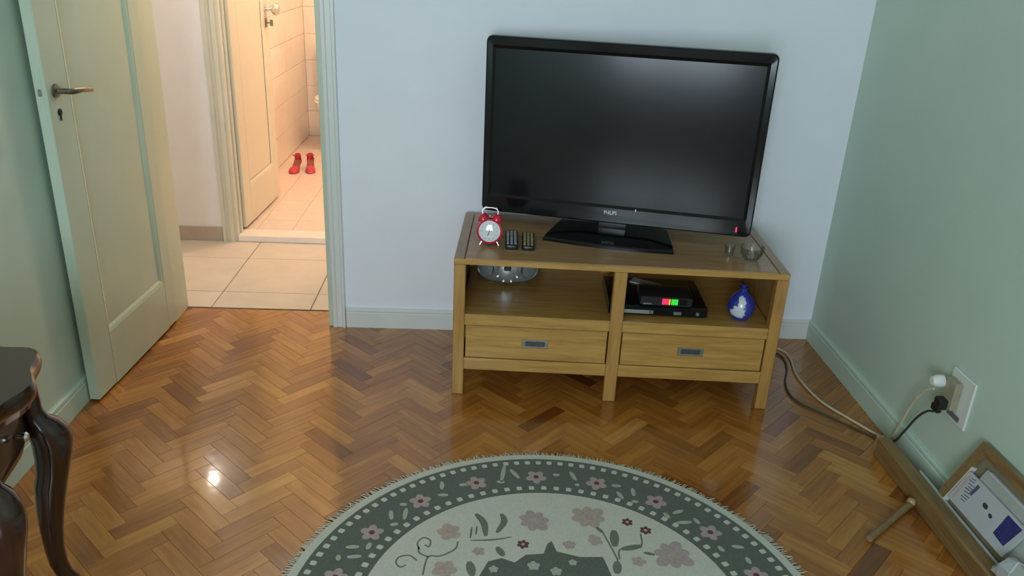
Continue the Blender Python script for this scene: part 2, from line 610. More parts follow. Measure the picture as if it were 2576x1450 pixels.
planks = []
for a in range(-60, 80):
    for b in range(-60, 80):
        r = (a - b) % (2 * NN)
        if r == 0:
            ca, cb, ang = a + NN / 2, b + 0.5, PI / 4
        elif r == 2 * NN - 1:
            ca, cb, ang = a + 0.5, b + NN / 2, 3 * PI / 4
        else:
            continue
        x, y = lat(ca, cb)
        if x < XL - 0.04 or x > XR + 0.04 or y < Y_REAR - 0.05 or y > YH + 0.08:
            continue
        tone = min(1, max(0, random.gauss(0.48, 0.18)))
        for kx, ky, kt in KNOWN_TONES:
            if (kx - x) ** 2 + (ky - y) ** 2 < 0.045 ** 2:
                tone = kt
        planks.append((x, y, ang, tone, visible(x, y)))
planks.sort(key=lambda p: p[4] if p[4] is not None else 99)
single = [p for p in planks if p[4] is not None][:300]
ids = set((p[0], p[1]) for p in single)
for x, y, ang, tone, d in single:
    o = link('plank', plank_me, floor)
    o.location = (x, y, random.uniform(-0.0003, 0.0002))
    o.rotation_euler = (random.gauss(0, 0.0016), random.gauss(0, 0.0010), ang)
    o.color = (tone, tone, tone, 1)
verts, faces, tones, uvs = [], [], [], []
base_v = [v.co.copy() for v in plank_me.vertices]
base_f = [list(p.vertices) for p in plank_me.polygons]
for x, y, ang, tone, d in planks:
    if (x, y) in ids:
        continue
    M = Matrix.Translation((x, y, random.uniform(-0.0003, 0.0002))) @ Matrix.Rotation(ang, 4, 'Z') @ Matrix.Rotation(random.gauss(0, 0.0016), 4, 'X')
    o0 = len(verts)
    verts += [tuple(M @ v) for v in base_v]
    for f in base_f:
        faces.append([i + o0 for i in f])
        tones.append(tone)
        uvs += [(base_v[i].x, base_v[i].y) for i in f]
me = bpy.data.meshes.new('planks_rest')
me.from_pydata(verts, [], faces)
me.materials.append(M_parquet)
at = me.attributes.new('tone', 'FLOAT', 'FACE')
at.data.foreach_set('value', tones)
uvl = me.uv_layers.new(name='UVMap')
uvl.data.foreach_set('uv', [c for u in uvs for c in u])
bme = bmesh.new()
bme.from_mesh(me)
bmesh.ops.bisect_plane(bme, geom=bme.verts[:] + bme.edges[:] + bme.faces[:], plane_co=(0, YH - 0.005, 0), plane_no=(0, 1, 0), clear_outer=True)
bme.to_mesh(me)
bme.free()
rest = link('plank_field', me, floor)
rest.color = (0, 0, 0, 1)
rest['kind'] = 'stuff'
th = MB().box(DX0, DX1, YH - 0.005, YH + 0.005, -0.03, 0.0005, 0.0005)
th.build('threshold_strip', M_subfloor, floor)

# walls -----------------------------------------------------------
w = MB()
w.box(XL - 0.12, DX0, YB, YH, -0.06, ZC)
w.box(DX1, XR + 0.12, YB, YH, -0.06, ZC)
w.box(DX0, DX1, YB, YH, DZ, ZC)
struct(w.build('wall_back', M_wall), 'bluish white painted wall behind the television')
struct(MB().box(XL - 0.12, XL, Y_REAR, YB, -0.06, ZC).build('wall_left', M_wall_side), 'wall tinted with a green cast beside the open cream door')
struct(MB().box(XR, XR + 0.12, Y_REAR, YB, -0.06, ZC).build('wall_right', M_wall_side), 'wall with the power socket, tinted with a green cast')
w = MB()
w.box(XL - 0.12, WIN[0], Y_REAR - 0.15, Y_REAR, -0.06, ZC)
w.box(WIN[1], XR + 0.12, Y_REAR - 0.15, Y_REAR, -0.06, ZC)
w.box(WIN[0], WIN[1], Y_REAR - 0.15, Y_REAR, -0.06, WIN[2])
w.box(WIN[0], WIN[1], Y_REAR - 0.15, Y_REAR, WIN[3], ZC)
struct(w.build('wall_rear', M_wall), 'white wall with the window, opposite the television')
struct(MB().box(XL - 0.12, XR + 0.12, Y_REAR - 0.15, YH, ZC, ZC + 0.1).build('ceiling', M_ceil), 'plain white ceiling of the room')

# window ----------------------------------------------------------
wf = frame('window_1', 'white framed window with glass panes in the wall opposite the television')
b = MB()
yw0, yw1 = Y_REAR - 0.09, Y_REAR - 0.04
b.box(WIN[0], WIN[1], yw0, yw1, WIN[2], WIN[2] + 0.05)
b.box(WIN[0], WIN[1], yw0, yw1, WIN[3] - 0.05, WIN[3])
b.box(WIN[0], WIN[0] + 0.05, yw0, yw1, WIN[2] + 0.05, WIN[3] - 0.05)
b.box(WIN[1] - 0.05, WIN[1], yw0, yw1, WIN[2] + 0.05, WIN[3] - 0.05)
xm = (WIN[0] + WIN[1]) / 2
b.box(xm - 0.035, xm + 0.035, yw0, yw1, WIN[2] + 0.05, WIN[3] - 0.05)
b.build('window_frame', M_trim, wf)
for x0, x1 in ((WIN[0] + 0.05, xm - 0.035), (xm + 0.035, WIN[1] - 0.05)):
    MB().box(x0, x1, yw0 + 0.022, yw0 + 0.026, WIN[2] + 0.05, WIN[3] - 0.05).build('pane', M_pane, wf)
MB().box(WIN[0] - 0.03, WIN[1] + 0.03, Y_REAR - 0.04, Y_REAR + 0.04, WIN[2] - 0.03, WIN[2], 0.004).build('window_sill', M_marble, wf)

# baseboards --------------------------------------------------------


def baseboard(name, label, p0, p1, h, nrm, material=None):
    """board with a rounded bead on top along the line p0-p1, nrm points into the room"""
    material = material or M_trim
    p0, p1 = Vector((*p0, 0)), Vector((*p1, 0))
    d = (p1 - p0)
    ln = d.length
    ang = math.atan2(d.y, d.x)
    side = Vector((-math.sin(ang), math.cos(ang), 0)).dot(Vector((*nrm, 0)))
    s = 1 if side > 0 else -1
    prof = [(0, 0), (0.013, 0), (0.013, h - 0.022), (0.010, h - 0.018), (0.013, h - 0.012), (0.012, h - 0.003), (0.008, h), (0, h)]
    loops = [[(x, s * py, pz) for py, pz in prof] for x in (0, ln)]
    M = Matrix.Translation(p0) @ Matrix.Rotation(ang, 4, 'Z')
    b = MB().rings(loops, M)
    return struct(b.build(name, material, smooth=False), label)


baseboard('baseboard_back', 'white baseboard along the wall behind the television', (-0.54, YB), (XR, YB), 0.088, (0, -1))
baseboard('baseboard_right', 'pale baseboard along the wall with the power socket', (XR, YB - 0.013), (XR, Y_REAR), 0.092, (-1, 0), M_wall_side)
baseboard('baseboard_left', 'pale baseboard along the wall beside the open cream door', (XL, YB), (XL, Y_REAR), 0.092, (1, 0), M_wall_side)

# door frame --------------------------------------------------------
t = frame('trim_1', 'cream door frame around the opening to the hall')
b = MB()
b.box(DX0, DX0 + 0.022, YB - 0.004, YH + 0.002, 0, DZ, 0.002)
b.box(DX0 - 0.05, DX0 + 0.012, YB - 0.014, YB, 0, DZ + 0.05, 0.003)
b.build('jamb', M_door, t)
b = MB()
b.box(DX1 - 0.022, DX1, YB - 0.004, YH + 0.002, 0, DZ, 0.002)
b.build('jamb', M_door, t)
b = MB()
prof = [(0, 0), (0, -0.010), (0.006, -0.016), (0.018, -0.016), (0.022, -0.012), (0.040, -0.012), (0.044, -0.018), (0.054, -0.018), (0.056, 0)]
loops = [[(DX1 - 0.006 + px, YB + py, z) for px, py in prof] for z in (0.0, DZ + 0.056)]
b.rings(loops)
b.build('casing', M_trim, t)
b = MB().box(DX0 - 0.05, DX1 + 0.05, YB - 0.016, YB, DZ, DZ + 0.056, 0.003)
b.build('head_casing', M_trim, t)
MB().box(DX0, DX1, YB, YH, DZ - 0.022, DZ, 0.002).build('head_jamb', M_door, t)

# open door leaf ----------------------------------------------------
DA, DB_ = Vector((-1.281, 2.463, 0)), Vector((-1.246, 3.122, 0))
dd = DB_ - DA
DLEN = dd.length
dang = math.atan2(dd.y, dd.x)
# local: x from free edge to hinge, y = depth behind the visible face (towards the wall)
door = frame('door_1', 'open cream painted panel door with a lever handle', (DA.x, DA.y, 0.0), dang)
TH = 0.036
SW_F, SW_H, Z0, Z1, RB = 0.125, 0.080, 0.008, 2.085, 0.205
b = MB()
b.box(0, SW_F, 0, TH, Z0, Z1, 0.003)
b.box(DLEN - SW_H, DLEN, 0, TH, Z0, Z1, 0.003)
b.box(SW_F, DLEN - SW_H, 0, TH, Z0, RB, 0.0)
b.box(SW_F, DLEN - SW_H, 0, TH, Z1 - 0.13, Z1, 0.0)
b.build('leaf', M_door, door)
MB().box(SW_F, DLEN - SW_H, 0.010, TH - 0.010, RB, Z1 - 0.13).build('panel', M_door, door)
b = MB()
px0, px1, pz0, pz1 = SW_F, DLEN - SW_H, RB, Z1 - 0.13
mw = 0.020


def mould(b, x0, x1, z0, z1):
    prof = [(0.0, 0.010), (0.0, 0.0), (0.005, 0.0015), (0.012, 0.003), (mw, 0.0085), (mw, 0.010)]
    loops = []
    for q, dy in prof:
        loops.append([(x0 + q, dy, z0 + q), (x1 - q, dy, z0 + q), (x1 - q, dy, z1 - q), (x0 + q, dy, z1 - q)])
    b.rings(loops, cap=False)


mould(b, px0, px1, pz0, pz1)
b.build('panel_moulding', M_door, door)
hd = MB()
hd.lathe([(0, 0), (0.021, 0), (0.021, 0.006), (0.010, 0.010), (0, 0.010)], 20, Matrix.Translation((0.048, 0, 1.050)) @ ROT_FRONT)
hd.tube([(0.048, -0.004, 1.050), (0.048, -0.045, 1.050), (0.058, -0.052, 1.050), (0.10, -0.052, 1.048), (0.155, -0.050, 1.040), (0.172, -0.045, 1.036)], [0.009, 0.009, 0.010, 0.009, 0.0085, 0.007], 12)
hd.build('lever_handle', M_lever, door, True)
kh = MB()
kh.lathe([(0, 0), (0.011, 0), (0.011, 0.002), (0, 0.002)], 16, Matrix.Translation((0.052, 0, 0.985)) @ ROT_FRONT)
kh.box(0.0495, 0.0545, -0.003, 0.001, 0.960, 0.990)
kh.build('keyhole', M_dark, door)
MB().box(-0.001, 0.001, 0.010, 0.026, 0.95, 1.12).build('lock_plate', M_door, door)
MB().box(-0.006, 0.001, 0.013, 0.023, 1.040, 1.060, 0.002).build('latch_bolt', M_steel, door)

# ------------------------------------------------------------------ hall
HX0, HX1, YF = -2.3, 0.6, 4.135
YF2 = 4.225
BX0, BX1 = -1.290, -0.55       # bathroom door opening
hf = struct(MB().box(HX0, HX1, YH, YF + 0.1, -0.06, -0.004).build('floor_hall', M_grout), 'beige tiled hall floor beyond the doorway')
ti = {}
for ix in range(-4, 5):
    for iy in range(-1, 3):
        x0, y0 = -1.155 + 0.43 * ix, 3.45 + 0.43 * iy
        xa, xb = max(x0, HX0), min(x0 + 0.43, HX1)
        ya, yb = max(y0, YH + 0.005), min(y0 + 0.43, YF)
        if xb - xa < 0.05 or yb - ya < 0.03:
            continue
        g = 0.0022
        MB().box(xa + g, xb - g, ya + g, yb - g, -0.006, 0.0, 0.0012).build('tile', M_htile, hf)
w = MB()
w.box(HX0, BX0, YF, YF2, -0.06, 2.6)
w.box(BX1, HX1, YF, YF2, -0.06, 2.6)
w.box(BX0, BX1, YF, YF2, 2.08, 2.6)
struct(w.build('wall_hall_far', M_hall), 'grey beige hall wall beside the bathroom door')
struct(MB().box(HX0 - 0.1, HX0, YH, YF2, -0.06, 2.6).build('wall_hall_left', M_hall), 'hall end wall on the far side of the open door')
struct(MB().box(HX0 - 0.1, XL - 0.12, YH - 0.1, YH, -0.06, 2.7).build('wall_hall_near', M_hall), 'hall wall hidden behind the open cream door')
struct(MB().box(HX1, HX1 + 0.1, YH, YF2, -0.06, 2.6).build('wall_hall_right', M_hall), 'hall end wall hidden behind the television wall')
struct(MB().box(HX0, HX1, YH, YF2, 2.6, 2.7).build('ceiling_hall', M_ceil), 'plain ceiling of the hall')
struct(MB().box(HX0, BX0 - 0.063, YF - 0.012, YF, 0, 0.078, 0.002).build('baseboard_hall', M_skirt), 'brown tile skirting along the hall wall')

# bathroom door frame
t = frame('trim_2', 'cream moulded frame of the bathroom door')
prof = [(0, 0), (0, -0.010), (0.004, -0.020), (0.020, -0.020), (0.026, -0.012), (0.040, -0.012), (0.045, -0.026), (0.063, -0.026), (0.066, 0)]
b = MB().rings([[(BX0 - 0.062 + px, YF + py, z) for px, py in prof] for z in (0, 2.14)])
b.build('casing', M_cream, t)
MB().box(BX0, BX0 + 0.018, YF - 0.006, YF2 + 0.002, 0, 2.08, 0.002).build('jamb', M_cream, t)
MB().box(BX0 + 0.018, BX0 + 0.030, YF + 0.035, YF2 - 0.045, 0, 2.08, 0.002).build('door_stop', M_cream, t)
MB().box(BX1 - 0.018, BX1, YF - 0.006, YF2 + 0.002, 0, 2.08, 0.002).build('jamb', M_cream, t)
MB().box(BX0 - 0.06, BX1 + 0.06, YF - 0.020, YF, 2.08, 2.14, 0.002).build('head_casing', M_cream, t)
struct(MB().box(BX0 + 0.018, BX1 - 0.018, YF - 0.012, YF2 + 0.01, 0, 0.034, 0.004, seg=2).build('trim_3', M_marble), 'pale marble sill in the bathroom doorway')

# bathroom ---------------------------------------------------------
TX0, TX1, TY1, TZ = -1.395, 0.30, 6.63, 0.030
bf = struct(MB().box(TX0 - 0.05, TX1, YF2, TY1 + 0.05, -0.06, TZ - 0.004).build('floor_bathroom', M_bgrout), 'pinkish tiled bathroom floor')
g = 0.0015
for ix in range(0, 9):
    for iy in range(0, 13):
        xa, xb = TX0 + 0.19 * ix, min(TX0 + 0.19 * (ix + 1), TX1)
        ya, yb = YF2 + 0.19 * iy, min(YF2 + 0.19 * (iy + 1), TY1)
        if xb - xa < 0.03 or yb - ya < 0.03:
            continue
        MB().box(xa + g, xb - g, ya + g, yb - g, TZ - 0.006, TZ, 0.001).build('tile', M_btile, bf)
bl = struct(MB().box(TX0 - 0.10, TX0 - 0.006, YF2, TY1 + 0.1, -0.06, 2.5).build('wall_bathroom_left', M_bgrout), 'warm lit tiled bathroom wall behind the bathroom door')
bk = struct(MB().box(TX0 - 0.10, TX1, TY1 + 0.006, TY1 + 0.1, -0.06, 2.5).build('wall_bathroom_far', M_bgrout), 'warm lit tiled bathroom wall behind the toilet')
tl_y = MB()
tl_y.box(TX0 - 0.008, TX0, 0.001, 0.199, 0.001, 0.199, 0.001)
me_l = bpy.data.meshes.new('tile')
tl_y.bm.to_mesh(me_l)
me_l.materials.append(M_bwall)
tl_x = MB()
tl_x.box(0.001, 0.199, TY1, TY1 + 0.008, 0.001, 0.199, 0.001)
me_x = bpy.data.meshes.new('tile')
tl_x.bm.to_mesh(me_x)
me_x.materials.append(M_bwall)
for iz in range(0, 12):
    for iy in range(0, 12):
        o = link('tile', me_l, bl)
        o.location = (0, TY1 - 0.2 * (iy + 1), TZ + 0.2 * iz)
    for ix in range(0, 8):
        o = link('tile', me_x, bk)
        o.location = (TX0 + 0.2 * ix, 0, TZ + 0.2 * iz)
struct(MB().box(TX1, TX1 + 0.1, YF2, TY1 + 0.1, -0.06, 2.5).build('wall_bathroom_right', M_bwall), 'bathroom side wall out of sight of the doorway')
struct(MB().box(TX0 - 0.1, TX1 + 0.1, YF2, TY1 + 0.1, 2.5, 2.6).build('ceiling_bathroom', M_ceil), 'plain ceiling of the bathroom')
struct(MB().box(TX0 - 0.1, BX0, YF2, YF2 + 0.01, -0.06, 2.5).build('wall_bathroom_near', M_bwall), 'bathroom side of the hall wall beside the door hinges')

# bathroom door leaf
EA, EB = Vector((-1.254, 4.232, 0)), Vector((-1.226, 4.885, 0))
ed = EB - EA
ELEN = ed.length
door2 = frame('door_2', 'open cream bathroom door with a recessed panel', (EA.x, EA.y, 0), math.atan2(ed.y, ed.x))
# local y points to -x : behind the visible face
b = MB()
b.box(0, 0.11, 0, 0.035, 0.045, 2.07, 0.002)
b.box(ELEN - 0.085, ELEN, 0, 0.035, 0.045, 2.07, 0.002)
b.box(0.11, ELEN - 0.085, 0, 0.035, 0.045, 0.245)
b.box(0.11, ELEN - 0.085, 0, 0.035, 1.95, 2.07)
b.build('leaf', M_cream, door2)
MB().box(0.11, ELEN - 0.085, 0.012, 0.025, 0.245, 1.95).build('panel', M_cream, door2)
b = MB()
mould(b, 0.11, ELEN - 0.085, 0.245, 1.95)
b.build('panel_moulding', M_cream, door2)
k = MB()
kx = ELEN - 0.045
k.lathe([(0, 0), (0.024, 0), (0.024, 0.004), (0.011, 0.010), (0.010, 0.030), (0.022, 0.040), (0.034, 0.052), (0.036, 0.064), (0.026, 0.080), (0, 0.086)], 24, Matrix.Translation((kx, 0, 1.135)) @ ROT_FRONT)
k.build('door_knob', M_chrome, door2, True)
k = MB()
k.box(kx - 0.016, kx + 0.016, -0.004, 0, 1.035, 1.085, 0.002)
k.tube([(kx, 0, 1.06), (kx, -0.025, 1.06)], 0.004, 8)
k.box(kx - 0.003, kx + 0.003, -0.040, -0.022, 1.043, 1.077, 0.002)
k.build('lock_with_key', M_lever, door2)

# toilet ------------------------------------------------------------
tx, ty = -1.055, 6.20
toilet = thing('toilet', 'white porcelain toilet by the far bathroom wall', 'toilet', (tx, ty, TZ))


def oval(rx, ry, z, n=28, cy=0.0):
    return [(rx * math.cos(2 * PI * i / n), cy + ry * math.sin(2 * PI * i / n), z) for i in range(n)]


MB().rings([oval(0.125, 0.20, 0, cy=0.06), oval(0.12, 0.19, 0.02, cy=0.06), oval(0.10, 0.165, 0.10, cy=0.06), oval(0.12, 0.19, 0.20, cy=0.04), oval(0.17, 0.235, 0.30, cy=0.0), oval(0.185, 0.245, 0.355, cy=0.0), oval(0.18, 0.24, 0.365)]).build('bowl', M_porc, toilet, True)
MB().rings([oval(0.19, 0.25, 0.366), oval(0.195, 0.255, 0.374), oval(0.19, 0.25, 0.384)]).build('seat', M_white, toilet, True)
MB().rings([oval(0.185, 0.245, 0.386), oval(0.19, 0.25, 0.392), oval(0.17, 0.23, 0.402)]).build('lid', M_white, toilet, True)
MB().box(-0.19, 0.19, 0.245, 0.42, 0.36, 0.74, 0.02, seg=3).build('cistern', M_porc, toilet, True)
MB().box(-0.20, 0.20, 0.240, 0.425, 0.74, 0.765, 0.008, seg=2).build('cistern_lid', M_porc, toilet, True)

# red shoes ---------------------------------------------------------


def shoe(loc, rz, label):
    s = thing('high_heel_shoe', label, 'shoe', loc, rz, 'pair of red shoes on the bathroom floor')
    s.scale = (0.78, 0.78, 0.78)
    # local x forward (toe)
    pr = [(-0.105, 0.075, 0.026, 0.008), (-0.085, 0.072, 0.032, 0.010), (-0.04, 0.052, 0.030, 0.008), (0.0, 0.022, 0.034, 0.006), (0.045, 0.006, 0.042, 0.005), (0.085, 0.005, 0.038, 0.005), (0.115, 0.006, 0.020, 0.005)]
    loops = []
    for x, z, wd, th_ in pr:
        loops.append([(x, -wd, z - th_ + 0.001), (x, wd, z - th_ + 0.001), (x, wd * 1.02, z + th_), (x, -wd * 1.02, z + th_)])
    MB().rings(loops).build('sole', M_sole, s, True, 50)
    up = MB()
    loops = []
    for x, h in ((0.03, 0.052), (0.055, 0.046), (0.085, 0.034), (0.108, 0.022), (0.118, 0.012)):
        wd = 0.043 if x < 0.06 else (0.040 if x < 0.1 else 0.022)
        loops.append([(x, -wd, 0.006), (x, -wd * 0.92, 0.006 + h * 0.55), (x, -wd * 0.4, h), (x, wd * 0.4, h), (x, wd * 0.92, 0.006 + h * 0.55), (x, wd, 0.006)])
    up.rings(loops)
    up.build('toe_cap', M_shoe, s, True, 60)
    hc = MB()
    loops = []
    for z, sc in ((0.070, 1.0), (0.10, 1.0), (0.135, 0.85)):
        loops.append([(-0.105 + 0.036 * (1 - math.cos(a)), 0.031 * sc * math.sin(a), z) for a in [(-1.3 + 2.6 * i / 10) for i in range(11)]] +
                     [(-0.101 + 0.036 * (1 - math.cos(a)), 0.027 * sc * math.sin(a), z) for a in [(1.3 - 2.6 * i / 10) for i in range(11)]])
    hc.rings(loops)
    hc.build('heel_counter', M_shoe, s, True, 60)
    MB().tube([(-0.096, 0, 0.0), (-0.094, 0, 0.03), (-0.086, 0, 0.068)], [0.007, 0.008, 0.018], 10).build('heel', M_shoe, s, True)
    MB().tube(catmull([(-0.075, -0.030, 0.118), (-0.045, -0.036, 0.128), (-0.015, -0.024, 0.138), (0.0, 0, 0.141), (-0.015, 0.024, 0.138), (-0.045, 0.036, 0.128), (-0.075, 0.030, 0.118)], 4), 0.004, 8).build('ankle_strap', M_shoe, s, True)
    return s


shoe((-1.262, 5.50, TZ), math.radians(-95), 'crimson high heel shoe standing nearer the bathroom wall')
shoe((-1.165, 5.52, TZ), math.radians(-80), 'crimson high heel shoe standing further from the bathroom wall')

# lamps of hall and bathroom, one of them an added fill -----------------------------------------
l = thing('globe_lamp', 'warm white globe lamp hanging under the bathroom ceiling', 'lamp', (-0.35, 4.95, 2.12))
MB().lathe([(0, -0.09), (0.05, -0.075), (0.085, -0.03), (0.09, 0), (0.085, 0.03), (0.05, 0.075), (0.03, 0.085)], 24).build('globe', M_lampg, l, True)
MB().tube([(0, 0, 0.08), (0, 0, 0.375)], 0.008, 8).build('stem', M_chrome, l, True)
MB().lathe([(0, 0.36), (0.05, 0.36), (0.05, 0.38), (0, 0.38)], 20).build('canopy', M_white, l, True)
l = thing('pendant_lamp', 'added pendant fill lamp, unseen, under the hall ceiling', 'lamp', (-0.85, 3.46, 2.10))  # added out of view to brighten the hall wall
MB().lathe([(0, -0.10), (0.06, -0.09), (0.11, -0.05), (0.12, 0.0), (0.10, 0.045), (0.05, 0.075)], 24).build('shade', M_fillh, l, True)
MB().tube([(0, 0, 0.06), (0, 0, 0.49)], 0.006, 8).build('cord', M_white, l, True)
MB().lathe([(0, 0.48), (0.05, 0.48), (0.05, 0.50), (0, 0.50)], 24).build('canopy', M_white, l, True)
l = thing('wall_sconce', 'small bare bulb sconce on the hall wall', 'lamp', (-1.545, YF, 1.49))
MB().lathe([(0, 0), (0.035, 0), (0.035, 0.012), (0.014, 0.02), (0.014, 0.05), (0, 0.05)], 18, Matrix.Translation((0, 0, -0.055)) @ ROT_FRONT).build('bracket', M_white, l, True)
MB().lathe([(0, -0.05), (0.010, -0.05), (0.012, -0.03), (0.016, -0.005), (0.017, 0.015), (0.013, 0.038), (0, 0.046)], 18, Matrix.Translation((0, -0.052, 0))).build('bulb', M_bulb, l, True)

# ------------------------------------------------------------------ round rug
RCX, RCY = 0.214, 1.500
BAND_LEAVES = [[(-0.2998, 0.5336), (-0.2979, 0.4955)], [(-0.308, 0.4686), (-0.2786, 0.4694)], [(-0.2474, 0.5186), (-0.2207, 0.5221)], [(-0.108, 0.6253), (-0.12, 0.5388)], [(-0.1335, 0.5384), (-0.1099, 0.5364)], [(-0.0912, 0.6023), (-0.0652, 0.5573)], [(-0.4383, 0.3937), (-0.4326, 0.3548)], [(-0.3951, 0.4048), (-0.3969, 0.3557)], [(-0.4158, 0.4218), (-0.3951, 0.4224)], [(-0.4331, 0.3311), (-0.4121, 0.3363)], [(-0.5411, 0.2381), (-0.5062, 0.241)], [(-0.4787, 0.257), (-0.4841, 0.2306)], [(-0.5322, 0.1998), (-0.4952, 0.2047)], [(-0.5552, 0.2078), (-0.5532, 0.1868)], [(0.0397, 0.5775), (0.0605, 0.5781)], [(0.095, 0.5965), (0.1094, 0.5512)], [(0.1037, 0.5288), (0.1173, 0.5292)], [(0.2159, 0.5292), (0.2429, 0.5273)], [(0.2285, 0.4995), (0.2399, 0.4651)], [(0.277, 0.5172), (0.2756, 0.4794)], [(0.2644, 0.4527), (0.2844, 0.4532)], [(0.3507, 0.4037), (0.3618, 0.3791)], [(0.3764, 0.4018), (0.4088, 0.4153)], [(0.377, 0.3599), (0.4228, 0.3634)], [(0.4334, 0.3808), (0.4437, 0.3566)], [(0.4735, 0.2638), (0.4829, 0.2417)], [(0.511, 0.2646), (0.5433, 0.2586)], [(0.5382, 0.2209), (0.5426, 0.1952)]]
PINK = [(-0.2686, 0.3069, 0.0352), (-0.0317, 0.3597, 0.0475), (-0.274, 0.1591, 0.0317), (-0.1881, 0.228, 0.0178), (0.1267, 0.3782, 0.0531), (0.3384, 0.2257, 0.055), (0.1335, 0.2792, 0.0232), (0.061, 0.2596, 0.0183), (0.2396, 0.1979, 0.0195)]
RED = [(-0.066, 0.2591, 0.0176), (0.2359, 0.3589, 0.0167), (0.2823, 0.3241, 0.0174)]
GREEN_STROKES = [([(-0.1958, 0.385), (-0.1735, 0.3467), (-0.1673, 0.2908)], 0.02), ([(-0.1227, 0.3868), (-0.1155, 0.3529), (-0.1365, 0.3052)], 0.0187), ([(-0.2097, 0.2717), (-0.1491, 0.2753), (-0.097, 0.2878)], 0.0052), ([(-0.206, 0.327), (-0.2099, 0.2807)], 0.0058), ([(-0.1921, 0.332), (-0.1948, 0.2947)], 0.0052), ([(-0.1373, 0.2466), (-0.1199, 0.2122)], 0.0194), ([(-0.2112, 0.1892), (-0.2016, 0.1362)], 0.0242), ([(0.1922, 0.3221), (0.1849, 0.2555)], 0.0258), ([(0.2022, 0.2448), (0.2308, 0.252), (0.2596, 0.2593)], 0.0194), ([(0.1437, 0.3351), (0.1595, 0.3119)], 0.0116), ([(0.1828, 0.1968), (0.1758, 0.151)], 0.0242), ([(0.2609, 0.2328), (0.2897, 0.2247)], 0.011)]
VINES = [([(0.1595, 0.3119), (0.1753, 0.2487), (0.184, 0.2054), (0.1865, 0.1635)], 0.0045), ([(0.2655, 0.3097), (0.2565, 0.2593), (0.1991, 0.2447), (0.19, 0.2055)], 0.0045), ([(-0.2428, 0.2665), (-0.2508, 0.2354), (-0.2881, 0.2088), (-0.32, 0.204), (-0.3299, 0.1379)], 0.0048), ([(-0.3457, 0.2335), (-0.3521, 0.2597), (-0.3371, 0.2802), (-0.3183, 0.2694), (-0.3197, 0.2449), (-0.3321, 0.2513)], 0.0045), ([(-0.32, 0.204), (-0.3447, 0.2205), (-0.3478, 0.2422)], 0.0045), ([(-0.3483, 0.1908), (-0.3702, 0.2093), (-0.3959, 0.2025), (-0.4025, 0.1814), (-0.3894, 0.1651), (-0.3758, 0.1736)], 0.0045)]
CREAM = [(-0.0418, 0.1758, 0.0176), (0.0161, 0.1563, 0.016), (0.0632, 0.1903, 0.0118), (-0.1471, 0.1615, 0.0131)]
MEDALLION = [(-0.1845, 0.1357), (-0.1614, 0.1902), (-0.126, 0.2035), (-0.0911, 0.1874), (-0.0604, 0.2177), (-0.0123, 0.2229), (0.0005, 0.262), (0.013, 0.274), (0.0235, 0.2324), (0.0833, 0.2119), (0.1462, 0.2132), (0.1535, 0.1795), (0.1599, 0.1418)]
rug = thing('round_rug', 'round cream and dark green floral rug with a fringe', 'rug', (RCX, RCY, 0.0006))
N = 160


def ring(r0, r1, z0, z1, n=N):
    b = MB()
    L = []
    for r, z in ((r0, z0), (r0, z1), (r1, z1), (r1, z0)):
        L.append([(r * math.cos(2 * PI * i / n), r * math.sin(2 * PI * i / n), z) for i in range(n)])
    L.append(L[0])
    b.rings(L, cap=False)
    return b


MB().lathe([(0, 0), (0.487, 0), (0.487, 0.0085), (0, 0.0085)], N).build('field', M_rcream, rug)
ring(0.4875, 0.660, 0, 0.0085).build('border_band', M_rgreen, rug)
ring(0.6605, 0.684, 0, 0.0080).build('edge_band', M_rcream, rug)
# fringe
fv, ff = [], []
rng = random.Random(5)
nf = 760
for i in range(nf):
    a = 2 * PI * i / nf + rng.uniform(-0.002, 0.002)
    a2 = a + rng.gauss(0, 0.010)
    rr = rng.uniform(0.700, 0.713)
    hw = 0.0019
    o0 = len(fv)
    for r_, aa, w_, z_ in ((0.6835, a, hw, 0.0065), (0.694, (a + a2) / 2, hw, 0.0045), (rr, a2, hw * 0.7, 0.0012)):
        c_, s_ = math.cos(aa), math.sin(aa)
        fv += [(r_ * c_ + s_ * w_, r_ * s_ - c_ * w_, z_), (r_ * c_ - s_ * w_, r_ * s_ + c_ * w_, z_), (r_ * c_, r_ * s_, z_ + 0.0012)]
    for q in (0, 3):
        ff += [(o0 + q, o0 + q + 2, o0 + q + 5, o0 + q + 3), (o0 + q + 2, o0 + q + 1, o0 + q + 4, o0 + q + 5), (o0 + q + 1, o0 + q, o0 + q + 3, o0 + q + 4)]
me = bpy.data.meshes.new('fringe')
me.from_pydata(fv, [], ff)
me.materials.append(M_rfringe)
fr = link('fringe', me, rug)
fr['kind'] = 'stuff'


def flat_poly(poly, z, h=0.0007):
    return MB().prism(poly, z, z + h)


def shared(mb, material, nm):
    me = bpy.data.meshes.new(nm)
    mb.bm.to_mesh(me)
    mb.bm.free()
    me.materials.append(material)
    return me


dot_me = shared(flat_poly(rrect(-0.0085, 0.0085, -0.008, 0.008, 0.0035, 2), 0.0083), M_rcream, 'border_dot')
for r_, n_ in ((0.640, 117), (0.511, 86)):
    for i in range(n_):
        a = 2 * PI * (i + 0.3) / n_
        o = link('border_dot', dot_me, rug)
        o.location = (r_ * math.cos(a), r_ * math.sin(a), 0)
        o.rotation_euler = (0, 0, a)


def lobed(r, n, depth, ph=0.0, steps=48, jit=0.0, seed=1):
    rg = random.Random(seed)
    js = [1 + rg.uniform(-jit, jit) for _ in range(n)]
    out = []
    for i in range(steps):
        t = 2 * PI * i / steps
        k = int(((t + ph) / (2 * PI) * n)) % n
        lob = abs(math.sin(n * (t + ph) / 2))
        out.append((r * js[k] * (1 - depth + depth * lob) * math.cos(t), r * js[k] * (1 - depth + depth * lob) * math.sin(t)))
    return out


